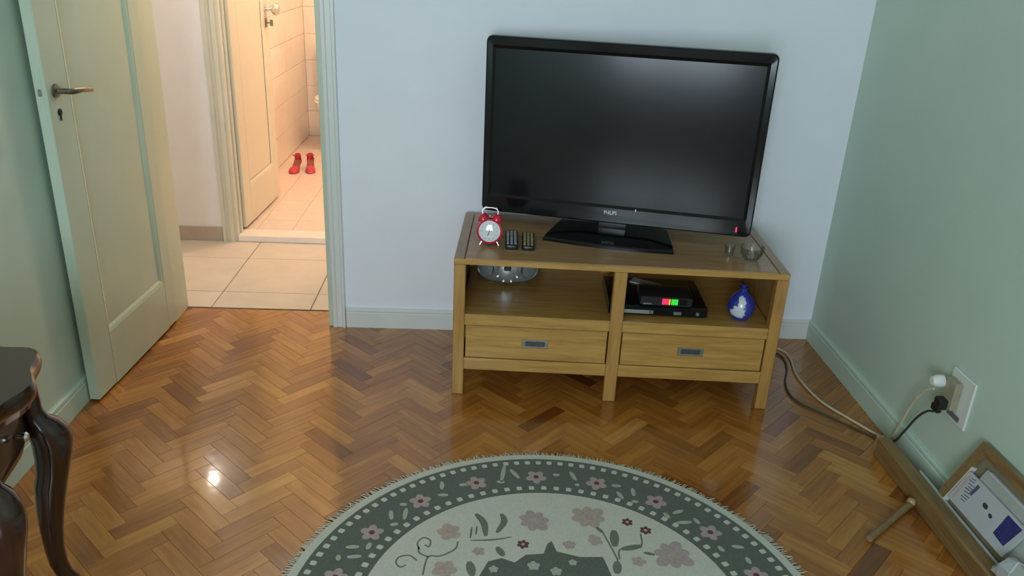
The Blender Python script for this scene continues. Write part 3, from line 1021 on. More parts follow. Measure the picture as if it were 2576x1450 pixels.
bfl_me = shared(flat_poly(lobed(0.033, 5, 0.42), 0.0083), M_rmauve, 'border_flower')
bfc_me = shared(flat_poly(lobed(0.009, 6, 0.2, steps=18), 0.0088), M_rred, 'flower_center')
for i in range(19):
    a = math.radians(91.3 + 18.95 * i)
    o = link('border_flower', bfl_me, rug)
    o.location = (0.565 * math.cos(a), 0.565 * math.sin(a), 0)
    o.rotation_euler = (0, 0, a + 0.7 * i)
    o2 = link('flower_center', bfc_me, o)


def stroke_poly(pts, wd, taper=True):
    P = catmull([(x, y, 0) for x, y in pts], 6) if len(pts) > 2 else [Vector((*pts[0], 0)).lerp(Vector((*pts[1], 0)), k / 8) for k in range(9)]
    Lf, Rt = [], []
    n = len(P)
    for i, p in enumerate(P):
        d = (P[min(i + 1, n - 1)] - P[max(i - 1, 0)]).normalized()
        q = Vector((-d.y, d.x, 0))
        t = i / (n - 1)
        wv = wd / 2 * (math.sin(PI * (0.08 + 0.84 * t)) ** 0.6 if taper else 1.0)
        Lf.append((p.x + q.x * wv, p.y + q.y * wv))
        Rt.append((p.x - q.x * wv, p.y - q.y * wv))
    return Lf + Rt[::-1]


def turn(poly, s):
    return poly if s == 0 else [(-x, -y) for x, y in poly]


for s in (0, 1):
    for p0, p1 in BAND_LEAVES:
        flat_poly(turn(stroke_poly([p0, p1], 0.0135), s), 0.0083).build('border_leaf', M_rlight, rug)
    flat_poly(turn(MEDALLION + [(0.05, 0.02), (-0.08, 0.02)], s), 0.0083).build('medallion', M_rgreen, rug)
    for i, (x, y, r_) in enumerate(PINK):
        mm = M_rpink if i % 2 == 0 else M_rmauve
        sg = -1 if s else 1
        pol = [(sg * (x + a), sg * (y + b_)) for a, b_ in lobed(r_, 5 if r_ < 0.04 else 7, 0.30, 0.4 * i, 60, 0.14, i + 3)]
        o = flat_poly(pol, 0.0083).build('flower', mm, rug)
        pol = [(sg * (x + a), sg * (y + b_)) for a, b_ in lobed(r_ * 0.27, 5, 0.25, 0, 20)]
        flat_poly(pol, 0.0089).build('flower_center', M_rmauve if mm is M_rpink else M_rpink, o)
    for i, (x, y, r_) in enumerate(RED):
        sg = -1 if s else 1
        o = flat_poly([(sg * (x + a), sg * (y + b_)) for a, b_ in lobed(r_, 6, 0.35, 0.2, 48)], 0.0083).build('flower', M_rred, rug)
        flat_poly([(sg * (x + a), sg * (y + b_)) for a, b_ in lobed(r_ * 0.3, 5, 0.2, 0, 16)], 0.0089).build('flower_center', M_rlight, o)
    for pts, wd in GREEN_STROKES:
        flat_poly(turn(stroke_poly(pts, wd), s), 0.0084).build('leaf', M_rleaf, rug)
    for pts, wd in VINES:
        flat_poly(turn(stroke_poly(pts, wd, False), s), 0.0082).build('vine', M_rleaf, rug)
    for x, y, r_ in CREAM:
        sg = -1 if s else 1
        flat_poly([(sg * (x + a), sg * (y + b_)) for a, b_ in lobed(r_, 5, 0.3, 0.3, 40)], 0.0091).build('flower', M_rlight, rug)

# ------------------------------------------------------------------ television stand
SX, SY, SA = -0.077, 2.574, -0.054
SW, SD, SH = 1.142, 0.510, 0.530
stand = thing('television_stand', 'brown wooden television stand with two drawers and open shelf', 'tv stand', (SX, SY, 0), SA)
MB().box(0.0375, SW - 0.0375, 0, SD, 0.505, SH, 0.0025).build('top_board', M_standtop, stand)
MB().box(0, 0.036, 0, SD, 0.505, SH, 0.0025).build('end_board', M_standtopy, stand)
MB().box(SW - 0.036, SW, 0, SD, 0.505, SH, 0.0025).build('end_board', M_standtopy, stand)
# honey coloured front edge strip of the top
MB().box(0.002, SW - 0.002, -0.003, 0.001, 0.507, 0.527, 0.001).build('edge_strip', M_stand, stand)
for x0, x1 in ((0.0, 0.040), (0.549, 0.593), (SW - 0.040, SW)):
    for y0, y1 in ((0.0, 0.040), (SD - 0.040, SD)):
        MB().box(x0, x1, y0, y1, 0.0, 0.505, 0.0025).build('leg', M_standz, stand)
MB().box(0.03, SW - 0.03, 0.020, SD - 0.02, 0.300, 0.3195, 0.0).build('shelf', M_stand, stand)
for x0, x1 in ((0.040, 0.549), (0.593, SW - 0.040)):
    MB().box(x0, x1, 0.003, 0.022, 0.278, 0.320, 0.002).build('shelf_rail', M_stand, stand)
    MB().box(x0, x1, 0.003, 0.025, 0.102, 0.148, 0.002).build('bottom_rail', M_stand, stand)
    dr = MB().box(x0 + 0.0045, x1 - 0.0045, 0.007, 0.026, 0.1505, 0.2755, 0.0015).build('drawer', M_stand, stand)
    hx0 = x0 + (0.206 if x0 < 0.1 else 0.204)
    hz0, hz1 = 0.199, 0.230
    b = MB()
    b.box(hx0, hx0 + 0.091, 0.0035, 0.0075, hz0, hz0 + 0.006, 0.001)
    b.box(hx0, hx0 + 0.091, 0.0035, 0.0075, hz1 - 0.006, hz1, 0.001)
    b.box(hx0, hx0 + 0.012, 0.0035, 0.0075, hz0 + 0.006, hz1 - 0.006, 0.001)
    b.box(hx0 + 0.079, hx0 + 0.091, 0.0035, 0.0075, hz0 + 0.006, hz1 - 0.006, 0.001)
    b.build('handle_frame', M_steel, dr)
    MB().box(hx0 + 0.011, hx0 + 0.080, 0.0062, 0.0072, hz0 + 0.005, hz1 - 0.005).build('handle_recess', M_pewter, dr)
MB().box(0.03, SW - 0.03, SD - 0.022, SD - 0.012, 0.13, 0.505).build('back_panel', M_stand, stand)
for x0 in (0.008, SW - 0.024):
    MB().box(x0, x0 + 0.016, 0.04, SD - 0.04, 0.13, 0.505).build('side_panel', M_standz, stand)
MB().box(0.03, SW - 0.03, 0.026, SD - 0.02, 0.118, 0.130).build('bottom_board', M_stand, stand)

ca, sa = math.cos(SA), math.sin(SA)


def on_stand(x, y, z):
    return (SX + x * ca - y * sa, SY + x * sa + y * ca, z)


# ------------------------------------------------------------------ television
TVA = -0.239
tv = thing('television', 'large black flat television switched off on the wooden stand', 'television', (0.498, 2.855, SH), TVA)
TW, THt, TZ0 = 1.000, 0.644, 0.047       # width, height, gap over the stand
bz_l, bz_r, bz_t, bz_b = 0.036, 0.036, 0.046, 0.070


def rr3(x0, x1, z0, z1, r, y, n=6):
    return [(x, y, z) for x, z in rrect(x0, x1, z0, z1, r, n)]


x0, x1, z0, z1 = -TW / 2, TW / 2, TZ0, TZ0 + THt
ix0, ix1, iz0, iz1 = x0 + bz_l, x1 - bz_r, z0 + bz_b, z1 - bz_t
MB().rings([rr3(x0 + 0.003, x1 - 0.003, z0 + 0.003, z1 - 0.003, 0.020, 0.036), rr3(x0, x1, z0, z1, 0.022, 0.032), rr3(x0, x1, z0, z1, 0.022, 0.006), rr3(x0 + 0.002, x1 - 0.002, z0 + 0.002, z1 - 0.002, 0.021, 0.001),
            rr3(x0 + 0.006, x1 - 0.006, z0 + 0.006, z1 - 0.006, 0.018, -0.001), rr3(ix0 - 0.012, ix1 + 0.012, iz0 - 0.012, iz1 + 0.014, 0.006, 0.0005), rr3(ix0, ix1, iz0, iz1, 0.002, 0.010)], cap=False).build('bezel', M_black, tv, True, 25)
MB().box(ix0 - 0.004, ix1 + 0.004, 0.0085, 0.014, iz0 - 0.004, iz1 + 0.004).build('screen', M_screen, tv)
MB().rings([rr3(x0 + 0.004, x1 - 0.004, z0 + 0.004, z1 - 0.004, 0.02, 0.030), rr3(x0 + 0.02, x1 - 0.02, z0 + 0.02, z1 - 0.03, 0.03, 0.055), rr3(x0 + 0.12, x1 - 0.12, z0 + 0.05, z1 - 0.10, 0.04, 0.090), rr3(x0 + 0.16, x1 - 0.16, z0 + 0.07, z1 - 0.14, 0.04, 0.100)]).build('back_shell', M_blackm, tv, True)
MB().rings([[(sx * 0.050, sy * 0.018 + 0.035, z) for sx, sy in ((-1, -1), (1, -1), (1, 1), (-1, 1))] for z in (0.012, 0.10)]).build('neck', M_black, tv)
base = [(-0.235, -0.135), (-0.10, -0.152), (0.0, -0.155), (0.10, -0.152), (0.235, -0.135), (0.232, -0.090), (0.205, 0.10), (0.12, 0.125), (-0.12, 0.125), (-0.205, 0.10), (-0.232, -0.090)]
b = MB()
b.rings([[(px, py, 0.0) for px, py in base], [(px, py, 0.009) for px, py in base], [(px * 0.985, py * 0.975, 0.014) for px, py in base], [(px * 0.60, py * 0.60 + 0.006, 0.021) for px, py in base]])
b.build('base', M_black, tv, True, 30)


def text_mesh(name, body, size, material, parent, loc, rot, ext=0.0006):
    cu = bpy.data.curves.new(name, 'FONT')
    cu.body = body
    cu.size = size
    cu.extrude = ext
    cu.align_x = 'CENTER'
    cu.align_y = 'CENTER'
    tmp = bpy.data.objects.new(name, cu)
    C.objects.link(tmp)
    bpy.context.view_layer.update()
    me = bpy.data.meshes.new_from_object(tmp.evaluated_get(bpy.context.evaluated_depsgraph_get()))
    bpy.data.objects.remove(tmp)
    me.materials.clear()
    me.materials.append(material)
    o = link(name, me, parent)
    o.location = loc
    o.rotation_euler = rot
    return o


lg = text_mesh('brand_lettering', 'PHILIPS', 0.021, M_logo, tv, (-0.010, -0.0015, TZ0 + 0.041), (PI / 2, 0, 0))
lg.scale = (0.72, 1.0, 1.0)
MB().box(0.4440, 0.4490, -0.0024, 0.001, TZ0 + 0.018, TZ0 + 0.036, 0.0008).build('power_light', M_led_r, tv)
MB().box(0.080, 0.0835, -0.0022, 0.001, TZ0 + 0.056, TZ0 + 0.064, 0.0006).build('sensor_light', M_led_w, tv)

# ------------------------------------------------------------------ alarm clock
ck = thing('alarm_clock', 'red twin bell alarm clock with a white face', 'clock', on_stand(0.112, 0.150, SH), SA - 0.02)
RC_ = 0.0425
ZCK = 0.051
MC = Matrix.Translation((0, 0, ZCK)) @ Matrix.Rotation(math.radians(-8), 4, 'X') @ ROT_FRONT
MB().lathe([(0, -0.024), (0.030, -0.024), (0.040, -0.018), (RC_ + 0.002, -0.008), (RC_ + 0.003, 0.010), (RC_ + 0.002, 0.016), (RC_ - 0.003, 0.018), (RC_ - 0.005, 0.013), (0, 0.013)], 40, MC).build('case', M_red, ck, True)
MB().lathe([(0, 0.0132), (RC_ - 0.004, 0.0132), (RC_ - 0.004, 0.0142), (0, 0.0142)], 40, MC).build('dial', M_face, ck)
tk = MB()
for i in range(12):
    a = 2 * PI * i / 12
    ln_ = 0.006 if i % 3 == 0 else 0.004
    tk.box(-0.0006, 0.0006, 0.030 - ln_, 0.030, 0.0142, 0.0146, M=MC @ Matrix.Rotation(a, 4, 'Z'))
tk.build('hour_marks', M_ink, ck)
MB().box(-0.0011, 0.0011, -0.003, 0.018, 0.0150, 0.0156, M=MC @ Matrix.Rotation(math.radians(-200), 4, 'Z')).build('hour_hand', M_ink, ck)
MB().box(-0.0007, 0.0007, -0.004, 0.022, 0.0158, 0.0162, M=MC @ Matrix.Rotation(math.radians(-12), 4, 'Z')).build('minute_hand', M_ink, ck)
MB().lathe([(RC_ - 0.0045, 0.0165), (0.030, 0.0195), (0.015, 0.0212), (0, 0.0217)], 40, MC).build('glass', M_glass, ck, True)
for sx in (-1, 1):
    Mb = Matrix.Translation((sx * 0.0235, 0.0, ZCK + 0.042)) @ Matrix.Rotation(sx * math.radians(24), 4, 'Y')
    MB().lathe([(0.0205, 0.0), (0.020, 0.006), (0.016, 0.014), (0.009, 0.019), (0, 0.0205)], 24, Mb).build('bell', M_red, ck, True)
    MB().tube([(sx * 0.0215, 0, ZCK + 0.036), (sx * 0.030, 0, ZCK + 0.066)], 0.0016, 8).build('bell_post', M_chrome, ck, True)
    MB().tube([(sx * 0.024, -0.004, ZCK - 0.034), (sx * 0.034, -0.008, 0.0)], [0.0032, 0.0026], 8).build('foot', M_chrome, ck, True)
MB().tube([(0, 0, ZCK + 0.040), (0, 0, ZCK + 0.064)], 0.0014, 8).build('hammer', M_chrome, ck, True)
b = MB()
hp = catmull([(-0.026, 0, ZCK + 0.060), (-0.027, 0, ZCK + 0.074), (-0.020, 0, ZCK + 0.084), (0, 0, ZCK + 0.087), (0.020, 0, ZCK + 0.084), (0.027, 0, ZCK + 0.074), (0.026, 0, ZCK + 0.060)], 6)
L = []
for i, p in enumerate(hp):
    d = (hp[min(i + 1, len(hp) - 1)] - hp[max(i - 1, 0)]).normalized()
    q = Vector((-d.z, 0, d.x))
    wd = 0.0075 if 0.25 < i / len(hp) < 0.75 else 0.003
    L.append([tuple(p + q * 0.0012 + Vector((0, -wd, 0))), tuple(p + q * 0.0012 + Vector((0, wd, 0))), tuple(p - q * 0.0012 + Vector((0, wd, 0))), tuple(p - q * 0.0012 + Vector((0, -wd, 0)))])
b.rings(L)
b.build('carry_handle', M_chrome, ck, True)

# ------------------------------------------------------------------ remote controls


def remote(x, y, wd, ln_, rz, keymat, label, cols, rows):
    r = thing('remote_control', label, 'remote control', on_stand(x, y, SH + 0.0005), SA + rz)
    MB().prism(rrect(-wd / 2, wd / 2, -ln_ / 2, ln_ / 2, 0.009, 4), 0, 0.016, bev=0.003).build('body', M_blackm, r, True, 30)
    km = shared(MB().prism(rrect(-wd / cols * 0.30, wd / cols * 0.30, -ln_ / rows * 0.30, ln_ / rows * 0.30, 0.0022, 2), 0.0155, 0.0185), keymat, 'key')
    for i in range(cols):
        for j in range(rows):
            o = link('key', km, r)
            o.location = ((i + 0.5 - cols / 2) * wd * 0.86 / cols, (j + 0.5 - rows / 2) * ln_ * 0.88 / rows, 0)
    return r


remote(0.190, 0.185, 0.046, 0.165, 0.03, M_greyrub, 'black remote control with grey keys next to the alarm clock', 3, 8)
remote(0.250, 0.180, 0.044, 0.160, 0.01, M_yelrub, 'black remote control with ochre keys', 3, 8)

# ------------------------------------------------------------------ glass bowls on the stand
gb = thing('glass_bowl', 'clear cut glass bowl on the end of the stand top', 'bowl', on_stand(1.035, 0.125, SH + 0.0005))
MB().lathe([(0, 0.003), (0.022, 0.003), (0.034, 0.020), (0.040, 0.046), (0.042, 0.048), (0.043, 0.046), (0.037, 0.018), (0.024, 0), (0, 0)], 32).build('bowl', M_glass, gb, True)
b = MB()
for i in range(16):
    a = 2 * PI * i / 16
    b.tube([(0.027 * math.cos(a), 0.027 * math.sin(a), 0.004), (0.0375 * math.cos(a), 0.0375 * math.sin(a), 0.020), (0.043 * math.cos(a), 0.043 * math.sin(a), 0.044)], 0.0013, 6)
b.build('cut_ribs', M_glass, gb, True)
gs = thing('shot_glass', 'tiny clear glass beside the cut glass bowl', 'glass', on_stand(0.968, 0.165, SH + 0.0005))
MB().lathe([(0, 0.004), (0.013, 0.004), (0.018, 0.034), (0.019, 0.035), (0.0195, 0.034), (0.0145, 0), (0, 0)], 24).build('cup', M_glass, gs, True)
MB().lathe([(0.0145, 0.0), (0.0155, 0.001), (0.0158, 0.003), (0.0150, 0.004)], 24).build('base_rim', M_glass, gs, True)

# ------------------------------------------------------------------ radio on the shelf
ZS = 0.320
rd = thing('radio', 'silver and black oval portable radio on the open shelf', 'radio', on_stand(0.180, 0.345, ZS), SA)


def sup(rx, rz, n=40, e=2.8):
    out = []
    for i in range(n):
        t = 2 * PI * i / n
        c_, s_ = math.cos(t), math.sin(t)
        out.append((rx * abs(c_) ** (2 / e) * (1 if c_ >= 0 else -1), rz * abs(s_) ** (2 / e) * (1 if s_ >= 0 else -1)))
    return out


def supr(rx, rz, y, cz=0.068):
    return [(a, y, cz + b_) for a, b_ in sup(rx, rz)]


MB().rings([supr(0.105, 0.052, 0.060), supr(0.120, 0.064, 0.045), supr(0.122, 0.066, 0.0), supr(0.118, 0.063, -0.040), supr(0.100, 0.054, -0.062), supr(0.07, 0.04, -0.066)]).build('body', M_greyp, rd, True, 60)
for sx in (-1, 1):
    Ms = Matrix.Translation((sx * 0.078, -0.052, 0.066)) @ Matrix.Rotation(sx * 0.30, 4, 'Z') @ ROT_FRONT
    MB().lathe([(0.036, 0.0), (0.038, 0.008), (0.034, 0.014), (0.030, 0.010)], 28, Ms).build('speaker_ring', M_silver, rd, True)
    MB().lathe([(0.031, 0.008), (0.020, 0.006), (0.010, 0.010), (0, 0.012)], 28, Ms).build('speaker_cone', M_blackm, rd, True)
Mc = Matrix.Translation((0, -0.055, 0.062)) @ ROT_FRONT
MB().lathe([(0.050, -0.004), (0.050, 0.010), (0.046, 0.016), (0.030, 0.022), (0, 0.025)], 36, Mc).build('disc_cover', M_silver, rd, True)
MB().box(-0.013, 0.013, -0.084, -0.078, 0.066, 0.086, 0.003).build('display', M_black, rd)
for i in range(4):
    a = math.radians(-150 + 40 * i)
    MB().lathe([(0.0055, 0.01), (0.0055, 0.018), (0.004, 0.021), (0, 0.021)], 12, Mc @ Matrix.Translation((0.042 * math.cos(a), 0.042 * math.sin(a), 0))).build('button', M_chrome, rd, True)
MB().tube(catmull([(-0.11, 0, 0.10), (-0.09, 0, 0.145), (0, 0, 0.155), (0.09, 0, 0.145), (0.11, 0, 0.10)], 6), 0.007, 10).build('carry_handle', M_silver, rd, True)
MB().box(-0.07, -0.05, -0.03, 0.03, 0, 0.010).build('foot', M_blackm, rd)
MB().box(0.05, 0.07, -0.03, 0.03, 0, 0.010).build('foot', M_blackm, rd)

# ------------------------------------------------------------------ disc player, receiver, booklet
dp = thing('disc_player', 'flat black disc player with a silver strip under the receiver', 'disc player', on_stand(0.720, 0.200, ZS), SA)
MB().box(-0.175, 0.175, -0.145, 0.125, 0.006, 0.042, 0.003).build('body', M_black, dp)
MB().box(-0.145, -0.030, -0.1485, -0.144, 0.013, 0.027, 0.001).build('disc_tray', M_silver, dp)
MB().box(-0.028, -0.016, -0.1480, -0.144, 0.013, 0.027, 0.001).build('tray_end', M_greyp, dp)
MB().box(0.055, 0.083, -0.1480, -0.144, 0.013, 0.025, 0.001).build('display', M_greyp, dp)
MB().lathe([(0, 0), (0.007, 0), (0.006, 0.004), (0, 0.004)], 14, Matrix.Translation((0.140, -0.145, 0.02)) @ ROT_FRONT).build('knob', M_greyp, dp)
for sx in (-0.15, 0.15):
    MB().box(sx - 0.012, sx + 0.012, -0.13, 0.11, 0, 0.0065).build('foot', M_blackm, dp)
rv = thing('receiver_box', 'small black receiver box with red and green lit digits', 'receiver', on_stand(0.745, 0.105, ZS + 0.0422), SA - 0.02)
b = MB()
b.rings([rr3(-0.092, 0.092, 0.004, 0.040, 0.010, 0.055, 4), rr3(-0.095, 0.095, 0.003, 0.042, 0.011, 0.045, 4), rr3(-0.095, 0.095, 0.003, 0.042, 0.011, -0.048, 4), rr3(-0.090, 0.090, 0.006, 0.038, 0.009, -0.056, 4)])
b.build('body', M_blackm, rv, True, 40)
MB().box(-0.080, -0.050, -0.0575, -0.0555, 0.010, 0.014).build('chrome_mark', M_silver, rv)
MB().box(0.046, 0.074, -0.0572, -0.0555, 0.012, 0.034).build('front_window', M_black, rv)
for i, (xx, mm) in enumerate([(-0.014, M_led_r), (-0.008, M_led_r), (-0.002, M_led_r), (0.004, M_led_r), (0.010, M_led_y), (0.018, M_led_g), (0.024, M_led_g), (0.030, M_led_g), (0.036, M_led_g)]):
    MB().box(xx, xx + 0.0042, -0.0578, -0.0555, 0.012, 0.033).build('display_segment', mm, rv)
for sx in (-0.07, 0.07):
    MB().box(sx - 0.01, sx + 0.01, -0.04, 0.04, 0, 0.004).build('foot', M_blackm, rv)
bk_ = thing('white_booklet', 'thin white booklet lying at the back of the disc player', 'booklet', on_stand(0.700, 0.265, ZS + 0.0425), SA - 0.5)
MB().box(-0.055, 0.055, -0.022, 0.022, 0, 0.004, 0.0008).build('pages', M_white, bk_)
MB().box(-0.056, 0.056, -0.0225, 0.0225, 0.004, 0.0048).build('cover', M_paper, bk_)

# ------------------------------------------------------------------ blue vase
va = thing('blue_vase', 'round cobalt blue vase with white brush painting on the shelf', 'vase', on_stand(1.018, 0.085, ZS), SA)
MB().lathe([(0, 0.0), (0.026, 0.0), (0.030, 0.004), (0.043, 0.022), (0.0485, 0.045), (0.045, 0.068), (0.033, 0.088), (0.018, 0.100), (0.013, 0.108)], 36).build('body', M_vase, va, True)
MB().lathe([(0.013, 0.107), (0.0125, 0.112), (0.014, 0.118), (0.018, 0.122), (0.0165, 0.123), (0.011, 0.117), (0.010, 0.110)], 28).build('neck', M_vase, va, True)

# ------------------------------------------------------------------ cables, socket
cb = MB()
cb.tube(catmull([(1.06, 2.90, 0.006), (1.20, 3.02, 0.006), (1.283, 2.985, 0.006), (1.292, 2.90, 0.006), (1.269, 2.76, 0.006), (1.287, 2.579, 0.006), (1.35, 2.445, 0.006), (1.405, 2.345, 0.006), (1.424, 2.305, 0.02), (1.418, 2.262, 0.10), (1.412, 2.220, 0.20), (1.405, 2.165, 0.285), (1.408, 2.125, 0.318)], 8), 0.0042, 8)
tag(cb.build('power_cable', M_offw, None, True), 'cream power cable curving from the stand to the socket', 'cable')
cb = MB()
cb.tube(catmull([(1.04, 2.86, 0.005), (1.16, 2.97, 0.005), (1.258, 2.945, 0.005), (1.255, 2.84, 0.005), (1.199, 2.694, 0.005), (1.195, 2.575, 0.005), (1.273, 2.468, 0.005), (1.392, 2.330, 0.005), (1.424, 2.285, 0.022), (1.420, 2.237, 0.087), (1.414, 2.179, 0.180), (1.402, 2.120, 0.240), (1.400, 2.085, 0.262)], 8), 0.0038, 8)
tag(cb.build('power_cable', M_cabled, None, True), 'dark power cable running along the floor to the black plug', 'cable')
so = thing('wall_socket', 'white wall socket plate with adapters plugged in', 'socket', (XR, 2.045, 0.330))
MB().box(-0.008, 0, -0.060, 0.060, -0.078, 0.078, 0.003).build('plate', M_trim, so)
MB().box(-0.030, -0.008, -0.010, 0.045, -0.040, 0.052, 0.004).build('triple_adapter', M_amber, so)
MB().lathe([(0, 0), (0.019, 0), (0.019, 0.020), (0.012, 0.034), (0, 0.034)], 18, Matrix.Translation((-0.030, 0.060, 0.026)) @ Matrix.Rotation(-PI / 2, 4, 'Y')).build('white_plug', M_white, so, True)
b = MB()
b.box(-0.055, -0.028, 0.005, 0.040, -0.046, -0.012, 0.004)
b.box(-0.050, -0.032, 0.020, 0.056, -0.066, -0.042, 0.004)
b.build('black_plug', M_blackm, so)
MB().box(-0.0105, -0.008, -0.030, 0.030, -0.0655, -0.050).build('lower_outlet', M_greyp, so)

# ------------------------------------------------------------------ magazine rack by the wall
rk = thing('magazine_rack', 'wooden magazine rack leaning by the wall below the socket', 'magazine rack', (0, 0, 0))
b = MB()
b.box(1.338, 1.383, 1.42, 2.235, 0.0, 0.070, 0.005)
b.build('side_rail', M_rack, rk)
MB().box(1.346, 1.375, 2.235, 2.262, 0.004, 0.064, 0.006).build('rail_end', M_rackl, rk)
MB().box(1.3835, 1.390, 1.42, 2.05, 0.055, 0.074, 0.002).build('edge_highlight', M_paper2, rk)  # painted highlight along the side rail's upper edge
# leaning back frame
LO, LT = Vector((1.392, 0, 0.030)), Vector((1.436, 0, 0.292))
le = (LT - LO).normalized()
LL = (LT - LO).length
ln = Vector((-le.z, 0, le.x))           # normal towards the room
ML = Matrix(((0, le.x, ln.x, LO.x), (1, 0, 0, 0), (0, le.z, ln.z, LO.z), (0, 0, 0, 1)))   # local (along y, up the lean, towards room)
Y_FAR, Y_NEAR = 1.955, 1.40
SL = 0.31                     # the rack's ends splay: upper corner set back towards the near end


def lean_poly(nm, pts, h0, h1, m, parent):
    return MB().prism(pts, h0, h1, ML).build(nm, m, parent)


def ey(u, inset=0.0):
    return Y_FAR - inset - SL * u


lean_poly('top_rail', [(Y_NEAR, LL - 0.030), (ey(LL - 0.030, 0.032), LL - 0.030), (ey(LL, 0.032), LL), (Y_NEAR, LL)], -0.004, 0.014, M_rack, rk)
lean_poly('end_rail', [(ey(-0.02), -0.02), (ey(-0.02, 0.031), -0.02), (ey(LL, 0.031), LL), (ey(LL), LL)], -0.004, 0.014, M_rackx, rk)
lean_poly('bevel_highlight', [(ey(0.035, 0.0315), 0.035), (ey(0.035, 0.039), 0.035), (ey(0.185, 0.039), 0.185), (ey(0.185, 0.0315), 0.185)], 0.0025, 0.0145, M_white, rk)  # painted highlight on the end rail's inner bevel
lean_poly('back_board', [(Y_NEAR, -0.02), (ey(-0.02, 0.0315), -0.02), (ey(LL - 0.031, 0.0315), LL - 0.031), (Y_NEAR, LL - 0.031)], -0.004, 0.002, M_rackp, rk)
MB().tube([(1.338, 1.968, 0.016), (1.255, 1.903, 0.012), (1.128, 1.800, 0.011)], [0.011, 0.0095, 0.0095], 12).build('foot_bar', M_rackx, rk, True)
MB().lathe([(0, -0.014), (0.010, -0.010), (0.014, 0), (0.010, 0.010), (0, 0.014)], 16, Matrix.Translation((1.326, 1.959, 0.020))).build('foot_ball', M_rackl, rk, True)


# magazines in the rack, lying against the back board; (along y, up)
mg = thing('magazine', 'white magazine with a navy block and blue print in the rack', 'magazine', (0, 0, 0))
OFF = 0.034
lean_poly('pages', [(1.855, 0.175), (1.889, 0.062), (1.628, 0.068), (1.594, 0.178)], 0.016, 0.0215, M_paper, mg)
lean_poly('pink_band', [(1.851, 0.168), (1.878, 0.076), (1.866, 0.076), (1.839, 0.168)], 0.0215, 0.0218, M_inkp, mg)
lean_poly('dark_bar', [(1.808, 0.165), (1.822, 0.125), (1.812, 0.123), (1.797, 0.163)], 0.0215, 0.0218, M_inkb, mg)
b = MB()
for i in range(9):
    u0 = 0.090 + 0.009 * i
    b.prism([(1.842 + 0.004 * math.sin(i * 2.1), u0), (1.842 + 0.004 * math.sin(i * 2.1), u0 + 0.0025), (1.818 + 0.005 * math.cos(i * 1.7), u0 + 0.007), (1.818 + 0.005 * math.cos(i * 1.7), u0 + 0.0045)], 0.0215, 0.0218, ML)
b.build('scribbled_print', M_inkb, mg)
lean_poly('navy_block', [(1.672, 0.170), (1.688, 0.098), (1.640, 0.094), (1.612, 0.170)], 0.0215, 0.0219, M_navy, mg)
b = MB()
b.prism([(1.752 + 0.011 * math.cos(t_), 0.136 + 0.008 * math.sin(t_)) for t_ in [2 * PI * i / 10 for i in range(10)]], 0.0215, 0.0219, ML)
b.prism([(1.722 + 0.008 * math.cos(t_), 0.126 + 0.006 * math.sin(t_)) for t_ in [2 * PI * i / 10 for i in range(10)]], 0.0215, 0.0219, ML)
b.build('dark_spots', M_inkd, mg)
mg = thing('newspaper', 'grey folded newspaper behind the white magazine in the rack', 'newspaper', (0, 0, 0))
lean_poly('folded_sheets', [(1.815, 0.212), (1.858, 0.06), (1.50, 0.07), (1.52, 0.212)], 0.004, 0.011, M_paper2, mg)
lean_poly('fold', [(1.80, 0.214), (1.80, 0.208), (1.54, 0.208), (1.54, 0.214)], 0.0035, 0.012, M_paper, mg)
mg = thing('paper_bundle', 'crumpled pale paper bundle at the near end of the rack', 'paper', (0, 0, 0))
lp = []
rg = random.Random(8)
for k_, (y_, hh) in enumerate(((1.61, 0.02), (1.585, 0.060), (1.54, 0.075), (1.49, 0.07), (1.44, 0.05))):
    lp.append([(1.397 + rg.uniform(-0.006, 0.006) - 0.010, y_ + rg.uniform(-0.006, 0.006), 0.074), (1.352 + rg.uniform(-0.004, 0.006), y_, 0.076), (1.350 + rg.uniform(-0.006, 0.006), y_, 0.076 + hh * 0.6), (1.366 + rg.uniform(-0.006, 0.006), y_ + rg.uniform(-0.008, 0.008), 0.076 + hh), (1.386 + rg.uniform(-0.004, 0.002), y_, 0.078 + hh * 0.9)])
MB().rings(lp).build('crumpled_sheet', M_paper2, mg)
MB().rings([[(x_ - 0.003, y_ * 1.0 + 0.004, z_ + 0.002) for x_, y_, z_ in lp_] for lp_ in lp[1:3]]).build('loose_flap', M_paper, mg)

# ------------------------------------------------------------------ antique side table
tb = thing('side_table', 'dark mahogany side table with curved legs against the wall', 'side table', (-0.985, 1.605, 0), 0.14)
TX_, TY_ = -0.130, -0.130          # centre
HX_, HY_ = 0.130, 0.130           # half distance of legs


def scallop(hx, hy, amp, n=72, e=5.0):
    out = []
    for i in range(n):
        t = 2 * PI * i / n
        c_, s_ = math.cos(t), math.sin(t)
        r = (abs(c_) ** e + abs(s_) ** e) ** (-1 / e)
        k = 1 + amp * math.cos(4 * t + PI) * 1.0 - amp * 0.6 * math.cos(8 * t)
        out.append((hx * r * c_ * k, hy * r * s_ * k))
    return out


def tl(sc, z, inset=0.0):
    return [(TX_ + x_ * sc, TY_ + y_ * sc, z) for x_, y_ in scallop(0.176, 0.196, -0.065)]


ZT = 0.634
MB().rings([tl(0.86, ZT - 0.062), tl(0.92, ZT - 0.056), tl(0.94, ZT - 0.042), tl(0.985, ZT - 0.036), tl(1.0, ZT - 0.022), tl(0.995, ZT - 0.008), tl(0.97, ZT)]).build('top', M_mahog, tb, True, 50)


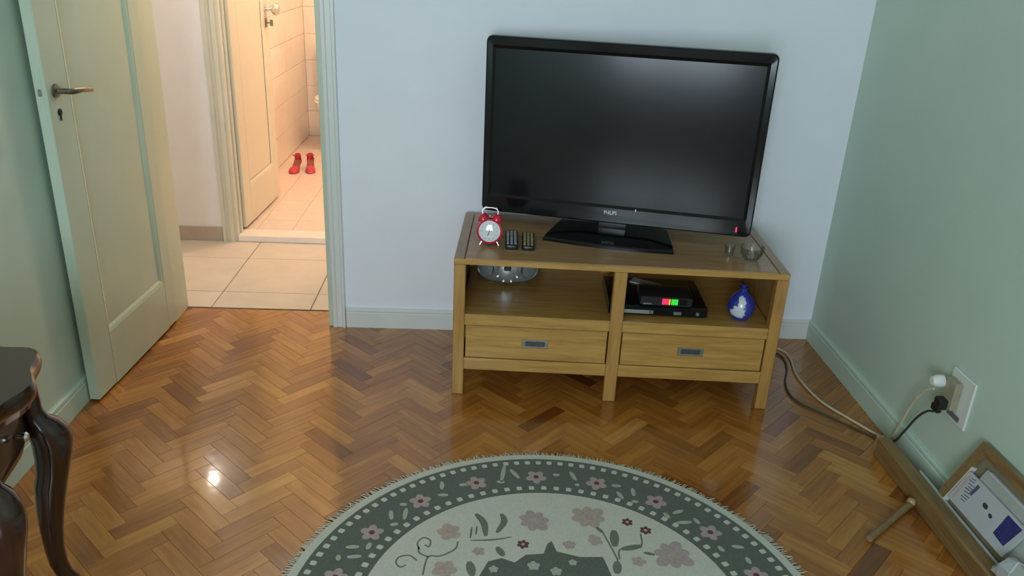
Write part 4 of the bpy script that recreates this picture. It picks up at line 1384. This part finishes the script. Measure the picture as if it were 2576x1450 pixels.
def apl(sx, sy, z):
    out = []
    n = 48
    for i in range(n):
        t = 2 * PI * i / n
        c_, s_ = math.cos(t), math.sin(t)
        r = (abs(c_) ** 4 + abs(s_) ** 4) ** (-1 / 4)
        out.append((TX_ + sx * r * c_, TY_ + sy * r * s_, z))
    return out


MB().rings([apl(0.085, 0.090, 0.395), apl(0.118, 0.125, 0.425), apl(0.132, 0.140, 0.470), apl(0.128, 0.136, 0.520), apl(0.122, 0.130, ZT - 0.060)]).build('apron', M_mahog, tb, True, 60)
MB().lathe([(0.004, 0), (0.004, 0.010), (0.010, 0.013), (0.011, 0.018), (0.007, 0.023), (0, 0.024)], 18, Matrix.Translation((TX_ + 0.133, TY_ + 0.02, 0.497)) @ Matrix.Rotation(PI / 2, 4, 'Y')).build('knob', M_chrome, tb, True)
# cabriole leg: (z, outward offset, half width)
CAB = [(0.575, -0.008, 0.021), (0.500, -0.006, 0.022), (0.478, 0.000, 0.026), (0.462, 0.010, 0.036), (0.440, 0.020, 0.042), (0.410, 0.026, 0.043), (0.370, 0.022, 0.040), (0.330, 0.014, 0.036), (0.300, 0.004, 0.036), (0.240, -0.008, 0.031), (0.180, -0.016, 0.026), (0.120, -0.020, 0.022), (0.075, -0.018, 0.020), (0.040, -0.010, 0.019), (0.018, 0.002, 0.021), (0.0, 0.008, 0.018)]
for sx, sy in ((1, 1), (1, -1), (-1, 1), (-1, -1)):
    loops = []
    cx, cy = TX_ + sx * HX_, TY_ + sy * HY_
    for z, o_, hw in CAB:
        ox, oy = sx * o_ * 0.75, sy * o_ * 0.5
        if sx < 0:
            ox *= 0.4
        loops.append([(cx + ox + hw * math.cos(2 * PI * i / 16), cy + oy + hw * math.sin(2 * PI * i / 16), z) for i in range(16)])
    MB().rings(loops).build('leg', M_mahog, tb, True, 60)
cd_ = thing('note_card', 'small white card lying on the dark side table', 'patch', (-1.085, 1.585, ZT + 0.0006), 0.5)
MB().prism(rrect(-0.022, 0.022, -0.040, 0.040, 0.003, 2), 0, 0.0012).build('patch', M_white, cd_)  # small flat white patch on the table top
MB().box(-0.016, 0.016, 0.010, 0.030, 0.0012, 0.0015).build('printed_panel', M_paper, cd_)
